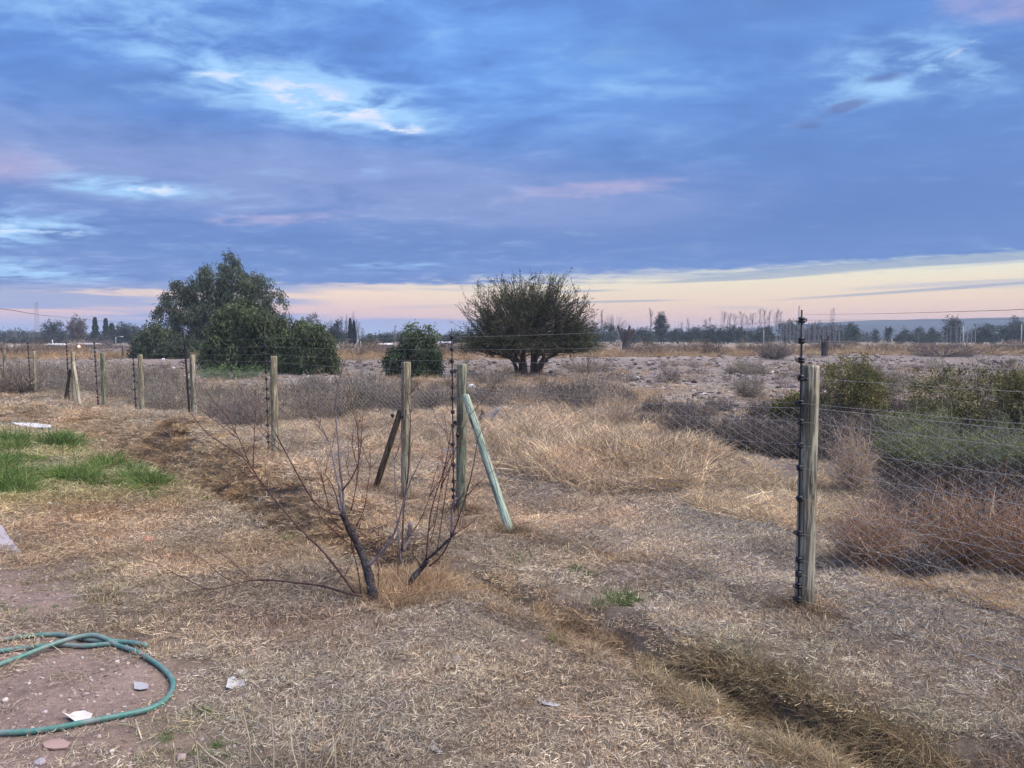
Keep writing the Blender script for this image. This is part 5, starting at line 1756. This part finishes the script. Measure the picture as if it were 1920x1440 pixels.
def bare_tree(label, px, ytop, wpx, D, kind='spread', colr=(.22, .19, .19), group=None, name='bare_tree', cat='tree', n=None):
    X, Y, Z = far_ground(px, D); k = D / F
    H = EYE - (ytop - 632) * k - Z; r = wpx / 2 * k
    t = thing(name, label, cat, (X, Y, Z), group)
    wr = .00030 * D
    tr = MB()
    if kind == 'poplar':
        tube(tr, [(0, 0, -.2), (0, 0, H * .5), (.02 * H * rng.normal() * .3, 0, H)], [wr * 1.3, wr, wr * .3], 5, colr)
        m = n or 45
        z0 = H * (.2 + .75 * rng.random(m)); a = rng.random(m) * 6.283
        L = r * (1.25 - z0 / H * .7)
        b = np.c_[np.zeros(m), np.zeros(m), z0]; e = b + np.c_[np.cos(a) * L, np.sin(a) * L, L * 3.2]; e[:, 2] = np.minimum(e[:, 2], H)
    else:
        tube(tr, [(0, 0, -.2), (0, 0, H * .35)], [wr * 3, wr * 2], 6, colr)
        m = n or 60
        a = rng.random(m) * 6.283; q = np.sqrt(rng.random(m))
        b = np.c_[np.zeros(m), np.zeros(m), H * (.12 + .25 * rng.random(m))]
        e = np.c_[np.cos(a) * q * r, np.sin(a) * q * r, H * (1 - .35 * q ** 2) * (.75 + .25 * rng.random(m))]
    tt = np.linspace(0, 1, 5)[None, :, None]
    P = b[:, None] * (1 - tt) + e[:, None] * tt + np.array([0, 0, 1.]) * (H * .05) * (tt ** 2 - tt) * -1
    P += rng.normal(size=P.shape) * .012 * H * tt
    W = np.repeat(np.full((m, 1), wr * 1.1), 5, 1) * np.linspace(1, .35, 5)
    obj('trunk', tr.mesh('trunk', M_bark), t)
    br = MB(); ribbons(br, P, W, pick([colr], m, .2))
    s = np.repeat(np.arange(m), 5); u = .3 + .7 * rng.random((len(s), 1)); i0 = (u[:, 0] * 3.99).astype(int)
    bp = P[s, i0]
    dv = e[s] - b[s]; dv /= np.linalg.norm(dv, axis=1, keepdims=True); dv = dv + rng.normal(size=dv.shape) * (.3 if kind != 'poplar' else .15)
    L = (H * .13 * rng.random(len(s)))[:, None]
    Q = bp[:, None] + (dv * L)[:, None] * np.linspace(0, 1, 3)[None, :, None]
    ribbons(br, Q, np.full((len(s), 3), wr * .6), pick([colr], len(s), .2))
    obj('branches', br.mesh('branches', M_plant), t)
    return t


DK = [(.04, .06, .035), (.055, .075, .045), (.035, .05, .035)]
DKB = [(.05, .06, .05), (.07, .075, .06), (.04, .05, .045)]
BRN = [(.12, .09, .075), (.09, .075, .06), (.15, .12, .10)]


def leafy(label, px, ytop, wpx, D, pal=DK, group=None, name='leafy_tree', rag=.25, ncl=60, parts=5, cat='tree'):
    ncl = int(ncl * 1.7)
    X, Y, Z = far_ground(px, D); k = D / F
    H = EYE - (ytop - 632) * k - Z; r = wpx / 2 * k
    t = thing(name, label, cat, (X, Y, Z), group)
    lob = [(0, 0, H * .55, r * .62, r * .62, H * .42)]
    for i in range(parts):
        a = rng.random() * 6.283; q = r * .55
        lz = H * (.3 + .5 * rng.random())
        lob.append((math.cos(a) * q, math.sin(a) * q * .7, lz, r * .42, r * .42, min(H - lz, H * .28) + .1))
    obj('trunk', limbs((0, 0, 0), lob[:3], .012 * H + .05).mesh('trunk', M_bark), t)
    mb = MB(); crown(mb, lob, ncl, 4, 5, .0026 * D, pal, .2, r * .14, r * .10, .5)
    obj('crown', mb.mesh('crown', M_leaf), t)
    return t


def conical(label, px, ytop, wpx, D, pal=DK, group=None, tiers=True, name='conifer'):
    X, Y, Z = far_ground(px, D); k = D / F
    H = EYE - (ytop - 632) * k - Z; r = wpx / 2 * k
    t = thing(name, label, 'tree', (X, Y, Z), group)
    tr = MB(); tube(tr, [(0, 0, -.2), (0, 0, H * .97)], [.02 * H, .004 * H], 6, (.08, .06, .05)); obj('trunk', tr.mesh('trunk', M_bark), t)
    n = 2600
    u = rng.random(n); z = H * (.08 + .92 * u); prof = (1 - u) ** (.95 if tiers else .6) * (1 if not tiers else (.45 + .75 * np.abs(np.sin(u * 13 + .5 * np.sin(px)))))
    if not tiers: prof *= np.minimum(1, .5 + u * 3)
    a = rng.random(n) * 6.283; q = r * prof * np.sqrt(.2 + .8 * rng.random(n))
    P = np.c_[np.cos(a) * q, np.sin(a) * q, z]
    D_ = np.c_[np.cos(a), np.sin(a), np.full(n, -.3 if tiers else 2.0)] + rng.normal(size=(n, 3)) * .3
    mb = MB(); quads(mb, P, D_, np.full(n, .0024 * D), np.full(n, .0011 * D), pick(pal, n, .3))
    obj('crown', mb.mesh('crown', M_leaf), t)
    return t


# left horizon
LABL = {20: 'dark tree by the small cold light on the left horizon', 48: 'dark tree just left of the foot of the tall lattice mast', 75: 'low dark tree at the foot of the tall lattice mast', 120: 'low dark tree above the pale blue-white roof', 160: 'low dark tree between the brownish tree and the lit lamp',
        222: 'dark tree directly behind the slim lamp post', 262: 'highest dark tree touching the left edge of the pepper clump', 275: 'low dark tree half hidden by the left end of the pepper clump', 205: 'low dark tree under the slender conifers', -15: 'dark tree cut by the left edge of the horizon belt'}
LABM = {700: 'wide low bushy tree above the white flat-roofed shed', 722: 'low bushy tree right behind the white flat-roofed shed', 755: 'low bushy tree touching the left of the round green bush', 838: 'low bushy tree behind the small pale house', 850: 'small bushy tree peeping past the second rod', 640: 'low dark tree at the foot of the thin poplars left of the cypresses', 685: 'squat bush right of the cypress pair'}
LABR = {1085: 'dark green tree behind the right side of the thorn tree', 1115: 'dark green tree at the right edge of the thorn tree crown', 1145: 'dark green tree under the wide bare tree', 1180: 'dark green tree behind the dead pollarded tree', 1208: 'dark green tree left of the foot of the single poplar', 1270: 'dark green tree right of the knobbly-topped tree', 1296: 'dark green tree between the knobbly-topped tree and the dense dark group',
        1320: 'left tree of the dense dark group before the pale bare trees', 1342: 'second tree of the dense dark group before the pale bare trees', 1365: 'third tree of the dense dark group before the pale bare trees', 1388: 'small right-hand tree of the dense dark group', 1418: 'dark green tree behind the thin pale post', 1440: 'dark green tree just right of the thin pale post', 1468: 'high dark tree left of the nearest rod', 1480: 'highest dark tree of the belt just left of the nearest rod',
        1498: 'dark tree directly behind the top of the nearest rod', 1520: 'dark tree above the dark trunk stub', 1545: 'dark tree under the small distant pylon', 1565: 'small dark tree right of the small distant pylon', 1580: 'small dark tree between the poplar screen and the lone round tree'}
LABF = {1840: 'leftmost dark green tree of the clump at the far right edge', 1862: 'second dark green tree of the clump at the far right edge', 1888: 'dark green tree in the clump left of the far right pale post', 1912: 'dark green tree behind the far right pale post', 1945: 'dark green tree cut by the far right edge'}
LABB = {1690: 'low bush beneath the gap of the first two orchard trees', 1715: 'low bush beneath the middle orchard tree', 1755: 'low bush beneath the rightmost small orchard tree', 1735: 'small low bush between the two larger ones under the orchard trees'}
LABO = {1640: 'smallest orchard tree right of the lone round tree', 1665: 'orchard tree second from the lone round tree', 1695: 'orchard tree above the gap of two low bushes', 1724: 'orchard tree above the middle low bush', 1748: 'orchard tree nearest the broad dark tree'}
leafy('dark round-headed tree left of the tall brownish tree on the left horizon', 100, 603, 40, 210, DKB, rag=.4)
leafy('tall brownish tree, highest on the left horizon', 143, 593, 44, 210, BRN, ncl=80)
conical('slender conifer on the left horizon, the taller of two spiky tops', 179, 595, 15, 220)
conical('second slender conifer just right of the taller spiky one', 199, 597, 14, 222)
conical('broad dark conifer merging into the belt right of the slender pair', 210, 606, 26, 225)
leafy('dark spreading tree just left of the pepper clump', 240, 607, 44, 200, DKB, ncl=80)
leafy('low purple-brown leafless-looking tree by the lit lamp', 180, 640, 60, 170, [(.16, .12, .13), (.2, .15, .15)])
for px, yt, wd, D in [(-60, 632, 50, 230), (-15, 630, 40, 240), (20, 632, 34, 240), (48, 634, 30, 235), (75, 634, 30, 215), (160, 622, 30, 230), (222, 620, 40, 235), (262, 612, 36, 205), (120, 628, 40, 200), (-120, 628, 60, 240), (275, 625, 40, 210), (205, 630, 44, 200)]:
    leafy(LABL.get(px, 'dark tree of the low belt beyond the left edge'), px, yt, wd, D, DKB, 'dark trees along the left horizon', ncl=36)
for px, yt, wd in [(30, 615, 7), (55, 622, 8), (64, 618, 7), (14, 622, 7), (95, 622, 8)]:
    bare_tree('thin bare tree rising from the belt on the left horizon', px, yt, wd, 260, 'poplar', (.2, .18, .2), 'thin bare trees on the left horizon', n=20)
# between pepper clump and thorn tree
leafy('grey-green feathery tree peeping over the right of the pepper clump', 583, 591, 34, 190, [(.10, .11, .09), (.13, .13, .11)])
leafy('dark bushy tree left of the pair of cypresses', 628, 606, 26, 200, DKB)
conical('taller left cypress of the dark pair', 657, 599, 9, 180, [(.015, .03, .022), (.02, .04, .03)], None, False, 'cypress')
conical('shorter right cypress of the dark pair', 664, 604, 8, 180, [(.015, .03, .022), (.02, .04, .03)], None, False, 'cypress')
for px, yt, wd in [(608, 603, 7), (615, 606, 7), (621, 600, 7), (632, 600, 7), (640, 596, 8), (648, 603, 7), (650, 594, 7), (662, 588, 8), (669, 600, 7), (673, 606, 8), (597, 606, 8), (680, 616, 8), (741, 612, 7)]:
    bare_tree('thin bare poplar near the dark cypress pair', px, yt, wd, 240, 'poplar', (.2, .18, .18), 'thin bare poplars beyond the cypresses', n=24)
for px, yt, wd, D in [(700, 626, 44, 220), (722, 628, 30, 215), (755, 626, 34, 220), (838, 630, 30, 230), (850, 626, 20, 215), (640, 622, 30, 200), (685, 634, 30, 190)]:
    leafy(LABM[px], px, yt, wd, D, DK, 'low bushy trees left of the thorn tree', ncl=36)
# right of the thorn tree
bare_tree('wide bare spreading tree just right of the thorn tree', 1152, 584, 70, 260, 'spread', (.26, .23, .24), n=90)
bare_tree('single tall narrow poplar standing above the horizon right of the wide bare tree', 1220, 581, 7, 230, 'poplar', (.2, .18, .19))
bare_tree('thin bare pole-like tree at the right edge of the thorn tree', 1128, 584, 5, 240, 'poplar', (.2, .18, .19))
leafy('tall dark tree with knobbly top, right of the single poplar', 1241, 590, 28, 210, DKB, ncl=80)
for px, yt, wd, D in [(1115, 614, 40, 230), (1145, 610, 40, 235), (1180, 616, 34, 230), (1208, 618, 30, 225), (1085, 612, 40, 230), (1320, 612, 32, 215), (1342, 610, 34, 215), (1365, 612, 34, 210), (1388, 616, 26, 215), (1418, 618, 34, 220), (1440, 613, 34, 225), (1270, 618, 34, 240), (1296, 616, 30, 240),
                      (1468, 605, 30, 240), (1480, 600, 26, 250), (1498, 603, 30, 250), (1520, 608, 30, 250), (1545, 606, 30, 255), (1565, 606, 24, 255), (1580, 610, 20, 260)]:
    leafy(LABR[px], px, yt, wd, D, DK, 'dark green trees along the right horizon', ncl=40)
for px, yt, wd in [(1357, 585, 16), (1368, 588, 13), (1378, 590, 14), (1390, 586, 16), (1400, 592, 14), (1411, 588, 16), (1424, 582, 10), (1433, 582, 10), (1442, 584, 10), (1455, 582, 16), (1462, 586, 12), (1322, 600, 8), (1330, 598, 8), (1290, 596, 8), (1278, 605, 8)]:
    bare_tree('pale bare tree rising behind the belt of green trees', px, yt, wd, 290, 'poplar', (.32, .28, .29), 'pale bare trees behind the right-hand belt', n=26)
for i in range(34):
    px = 1462 + i * 3.6 + rng.normal() * 1.2
    bare_tree('pale-stemmed bare poplar in the thin screen right of the nearest rod', px, 604 + 6 * rng.random(), 5, 215, 'poplar', (.25, .24, .26), 'pale-stemmed poplars in the screen right of the nearest rod', n=12)
leafy('round green tree standing alone right of the poplar screen', 1597, 605, 26, 190, [(.05, .09, .05), (.07, .11, .06)], name='round_tree')
for px, yt, wd in [(1665, 614, 14), (1695, 615, 14), (1724, 614, 16), (1748, 614, 15), (1640, 616, 10)]:
    leafy(LABO[px], px, yt, wd, 260, DK, 'small round trees on the right-hand plain', ncl=22, parts=3)
for px, yt, wd in [(1690, 626, 26), (1715, 625, 30), (1755, 624, 30), (1735, 628, 20)]:
    leafy(LABB[px], px, yt, wd, 230, DK, 'low bushes on the right-hand plain', ncl=20, parts=3, name='bush', cat='bush')
leafy('broad dark tree with pale trunks at right horizon', 1788, 596, 44, 210, DKB, ncl=80)
for px, yt, wd in [(1840, 606, 34), (1862, 608, 36), (1888, 610, 34), (1912, 608, 30), (1945, 606, 40)]:
    leafy(LABF[px], px, yt, wd, 210, DK, 'dark green trees at the far right edge', ncl=44)
leafy('dark tree on the hill crest at the right edge', 1912, 594, 34, 330, DKB)
for i in range(9):
    px = 1776 + i * 6.5 + rng.normal()
    bare_tree('pale straight trunk beside the broad dark tree', px, 608 + 5 * rng.random(), 3, 190, 'poplar', (.30, .29, .30), 'pale straight trunks by the broad dark tree', n=6)
# the low belt of distant orchards and hedges that reads as one mass
mb = MB(); lob = []
for i in range(150):
    px = -500 + 2950 * rng.random(); D = 270 + 110 * rng.random(); k = D / F
    if 690 < px < 840 and rng.random() < .5: continue
    hp_ = (5 + 8 * rng.random()) * (1.25 if px < 320 or 1080 < px < 1600 else .85)
    x, y, z = far_ground(px, D)
    H = EYE - z + (hp_ - 5) * k
    lob.append((x, y, z + H * .4, (14 + 22 * rng.random()) * k, 8, H * .6))
for l_ in lob:
    crown(mb, [(0, 0, l_[2] + .5, l_[3], l_[4], l_[5])], 60, 4, 5, 1.0, DK + DKB, .2, 2.0, 1.2, .5)
    mb.V[-1] = mb.V[-1] + np.array([l_[0], l_[1], -.5])
tag(obj('distant_treeline', mb.mesh('distant_treeline', M_leaf)), kind='stuff')
# poles
def pole(label, px, ytop, D, r=.09, colr=(.5, .5, .5), arm=0, name='utility_pole', group=None, base_y=None):
    X, Y, Z = far_ground(px, D); k = D / F; H = EYE - (ytop - 632) * k - Z
    mb = MB(); tube(mb, [(0, 0, -.3), (0, 0, H)], [r * 1.2, r * .8], 8, colr)
    if arm:
        tube(mb, [(0, 0, H - .2), (arm * .5, 0, H + .15), (arm, 0, H + .1)], [r * .6, r * .5, r * .5], 6, colr)
        box(mb, (arm * 1.15, 0, H + .08), (abs(arm) * .5, .3, .14), (.6, .6, .6))
    return tag(obj(name, mb.mesh(name, M_plain, True), loc=(X, Y, Z)), label, 'pole' if name != 'street_lamp' else 'street lamp', group)


pole('pale post standing at the edge of the field below the broad dark tree', 1806, 612, 120, .07)
pole('pale post at the far right edge of the field', 1915, 608, 130, .07)
pole('thin pale post in the middle of the right-hand plain', 1432, 618, 130, .05)
pole('slim lamp post with a short arm left of the pepper clump', 217, 632, 150, .07, (.35, .4, .45), 1.0, 'street_lamp')
pole('pale post right of the cypress pair', 676, 640, 120, .06)
pole('pale post left of the tall brownish tree', 98, 637, 170, .14, (.6, .6, .62))
pole('dark short post in the field near the lamp post', 229, 648, 70, .09, (.05, .05, .06))


def lattice(label, px, ytop, D, wd, colr=(.33, .28, .30)):
    X, Y, Z = far_ground(px, D); k = D / F; H = EYE - (ytop - 632) * k - Z
    mb = MB(); n = 11
    c4 = [(-1, -1), (1, -1), (1, 1), (-1, 1)]
    wz = lambda t: wd * (1 - .6 * t) / 2
    for a in range(4):
        b = (a + 1) % 4
        tube(mb, [(c4[a][0] * wz(0), c4[a][1] * wz(0), -.2), (c4[a][0] * wz(1), c4[a][1] * wz(1), H)], .00013 * D, 4, colr)
        for i in range(n):
            t0, t1 = i / n, (i + 1) / n
            tube(mb, [(c4[a][0] * wz(t0), c4[a][1] * wz(t0), H * t0), (c4[b][0] * wz(t1), c4[b][1] * wz(t1), H * t1)], .00009 * D, 3, colr, cap=False)
            tube(mb, [(c4[b][0] * wz(t0), c4[b][1] * wz(t0), H * t0), (c4[a][0] * wz(t1), c4[a][1] * wz(t1), H * t1)], .00009 * D, 3, colr, cap=False)
    for q in range(3):
        tube(mb, [(wd * .25, 0, H * (.93 + .02 * q)), (wd * .25, 0, H * (.99 + .02 * q))], .0004 * D, 5, colr)
    return tag(obj('lattice_mast', mb.mesh('lattice_mast', M_plain), loc=(X, Y, Z)), label, 'mast')


lattice('tall lattice mast on the left horizon', 70, 568, 300, 1.8)
lattice('small distant pylon above the poplar screen on the right horizon', 1560, 579, 420, 3.0)
lattice('faint distant mast behind the top of the nearest rod', 1497, 575, 480, .8)

# power lines
def cable(label, pts, r):
    P = np.array([at(px, py, D) for px, py, D in pts])
    P = catmull(P, 8)
    o = P[0].copy(); mb = MB(); tube(mb, P - o, r, 4)
    for v in mb.C: pass
    mb.C = [np.full_like(c, .05) for c in mb.C]
    return tag(obj('power_line', mb.mesh('power_line', M_plain), loc=tuple(o)), label, 'power line')


cable('sagging power line running in from the left edge to the horizon trees', [(-420, 540, 22), (0, 579, 42), (60, 588, 60), (130, 596, 90), (300, 611, 190)], .016)
cable('upper power line falling away to the left above the right-hand hills', [(2300, 560, 60), (1920, 580, 85), (1800, 584, 105), (1650, 588, 150), (1510, 590, 230)], .03)

# low buildings by the lamp
def house(label, px, ytop, wpx, D, colw, colr, roofh=.5, name='house', lit=False):
    X, Y, Z = far_ground(px, D); k = D / F; H = EYE - (ytop - 632) * k - Z; W = wpx * k
    H = max(H, .9)
    t = thing(name, label, 'house' if name == 'house' else 'shed', (X, Y, Z))
    mb = MB(); box(mb, (0, 0, H * .35 - .1), (W, W * .6, H * .7 + .2), colw); obj('wall', mb.mesh('wall', M_plain), t)
    mb = MB(); hw, hd = W / 2 + .3, W * .3 + .3
    z0, z1 = H * .7, H
    V = [(-hw, -hd, z0), (hw, -hd, z0), (hw, hd, z0), (-hw, hd, z0), (-hw, 0, z1), (hw, 0, z1)]
    mb.add(V, [(0, 1, 5, 4), (2, 3, 4, 5), (0, 3, 2, 1)], [(0, 4, 3), (1, 2, 5)], colr); obj('roof', mb.mesh('roof', M_plain), t)
    for i, wx in enumerate((-.28, .05, .32)):
        mb = MB(); box(mb, (W * wx, -W * .3 - .012, H * .36), (W * .1, .05, H * .24), (.05, .06, .07)); obj('window' if i != 1 else 'door', mb.mesh('window', M_plain), t)
    return t


house('low building with pale blue-white roof left of the lit lamp', 110, 651, 38, 130, (.34, .33, .33), (.62, .66, .70))
house('low shed with dull grey roof right of the lit lamp', 165, 654, 36, 135, (.30, .25, .22), (.38, .36, .38), name='shed')
house('small white flat-roofed shed between the cypresses and the round bush', 722, 646, 20, 140, (.40, .40, .42), (.75, .78, .84), name='shed')
house('small pale house glimpsed left of the thorn tree', 835, 640, 20, 160, (.5, .48, .5), (.4, .38, .42))
m_, t_, b_ = mat('lamp_glow'); b_.inputs['Emission Color'].default_value = (1, .62, .25, 1); b_.inputs['Emission Strength'].default_value = 5
M_glow = m_
m_, t_, b_ = mat('cold_lamp_glow'); b_.inputs['Emission Color'].default_value = (.8, .9, 1, 1); b_.inputs['Emission Strength'].default_value = 2
M_cold = m_


def glow_lamp(label, px, py, D, r, mt):
    X, Y, Z = far_ground(px, D); p = at(px, py, D)
    t = thing('yard_lamp', label, 'lamp', (X, Y, Z))
    mb = MB(); tube(mb, [(0, 0, -.2), (0, 0, p[2] - Z + .1)], .05, 6, (.3, .3, .3)); obj('pole', mb.mesh('pole', M_plain), t)
    mb = MB(); th = np.linspace(0, math.pi, 6)
    tube(mb, [(0, -.1, p[2] - Z - r * math.cos(a)) for a in th], [max(.01, r * math.sin(a)) for a in th], 8); obj('bulb', mb.mesh('bulb', mt, True), t)


glow_lamp('lit warm yellow lamp among the trees on the left horizon', 148, 650, 128, .24, M_glow)
glow_lamp('small cold white light at the far left horizon', 23, 649, 150, .13, M_cold)


# dead stumps on the far field
def stump_tree(label, px, ytop, ybase, wpx, up, colr=(.07, .055, .055)):
    X, Y, Z = gp(px, ybase); k = Y / F
    H = (ybase - ytop) * k; mb = MB()
    tube(mb, [(0, 0, -.2), (0, 0, H * .3), (0, 0, H * .45)], [.16 * H, .14 * H, .15 * H], 9, colr, jit=.3)
    for i in range(up):
        a = i / up * 6.283 + rng.random(); r = wpx / 2 * k * (.5 + .5 * rng.random())
        h = H * (.7 + .3 * rng.random())
        tube(mb, [(0, 0, H * .25), (math.cos(a) * r * .5, math.sin(a) * r * .4, H * .5), (math.cos(a) * r * .8, math.sin(a) * r * .6, H * .75), (math.cos(a) * r, math.sin(a) * r * .7, h)], [.10 * H, .07 * H, .055 * H, .035 * H], 7, colr, jit=.35)
    return tag(obj('dead_stump', mb.mesh('dead_stump', M_bark), loc=(X, Y, Z)), label, 'stump')


stump_tree('dead pollarded tree with stubby raised arms right of the thorn tree', 1174, 606, 655, 44, 8)
stump_tree('dark stub of a dead trunk just right of the nearest rod', 1546, 628, 668, 20, 5)
stump_tree('small dark snag on the far field right of the dead pollarded tree', 1226, 640, 655, 14, 4)

# ------------------------------------------------------------------ air
HAZE = True
if HAZE:
    m = bpy.data.materials.new('haze'); m.use_nodes = True
    t = NT(m.node_tree); t.n.clear()
    o = t.new('ShaderNodeOutputMaterial'); v = t.new('ShaderNodeVolumePrincipled')
    v.inputs['Color'].default_value = (.66, .80, 1.0, 1); v.inputs['Density'].default_value = .0005
    v.inputs['Anisotropy'].default_value = 0
    t.l.new(v.outputs[0], o.inputs['Volume'])
    mb = MB(); box(mb, (0, 0, 15.0), (12400, 12400, 37), (1, 1, 1))
    me = mb.mesh('haze', m)
    tag(obj('haze', me), kind='stuff')
print('done')
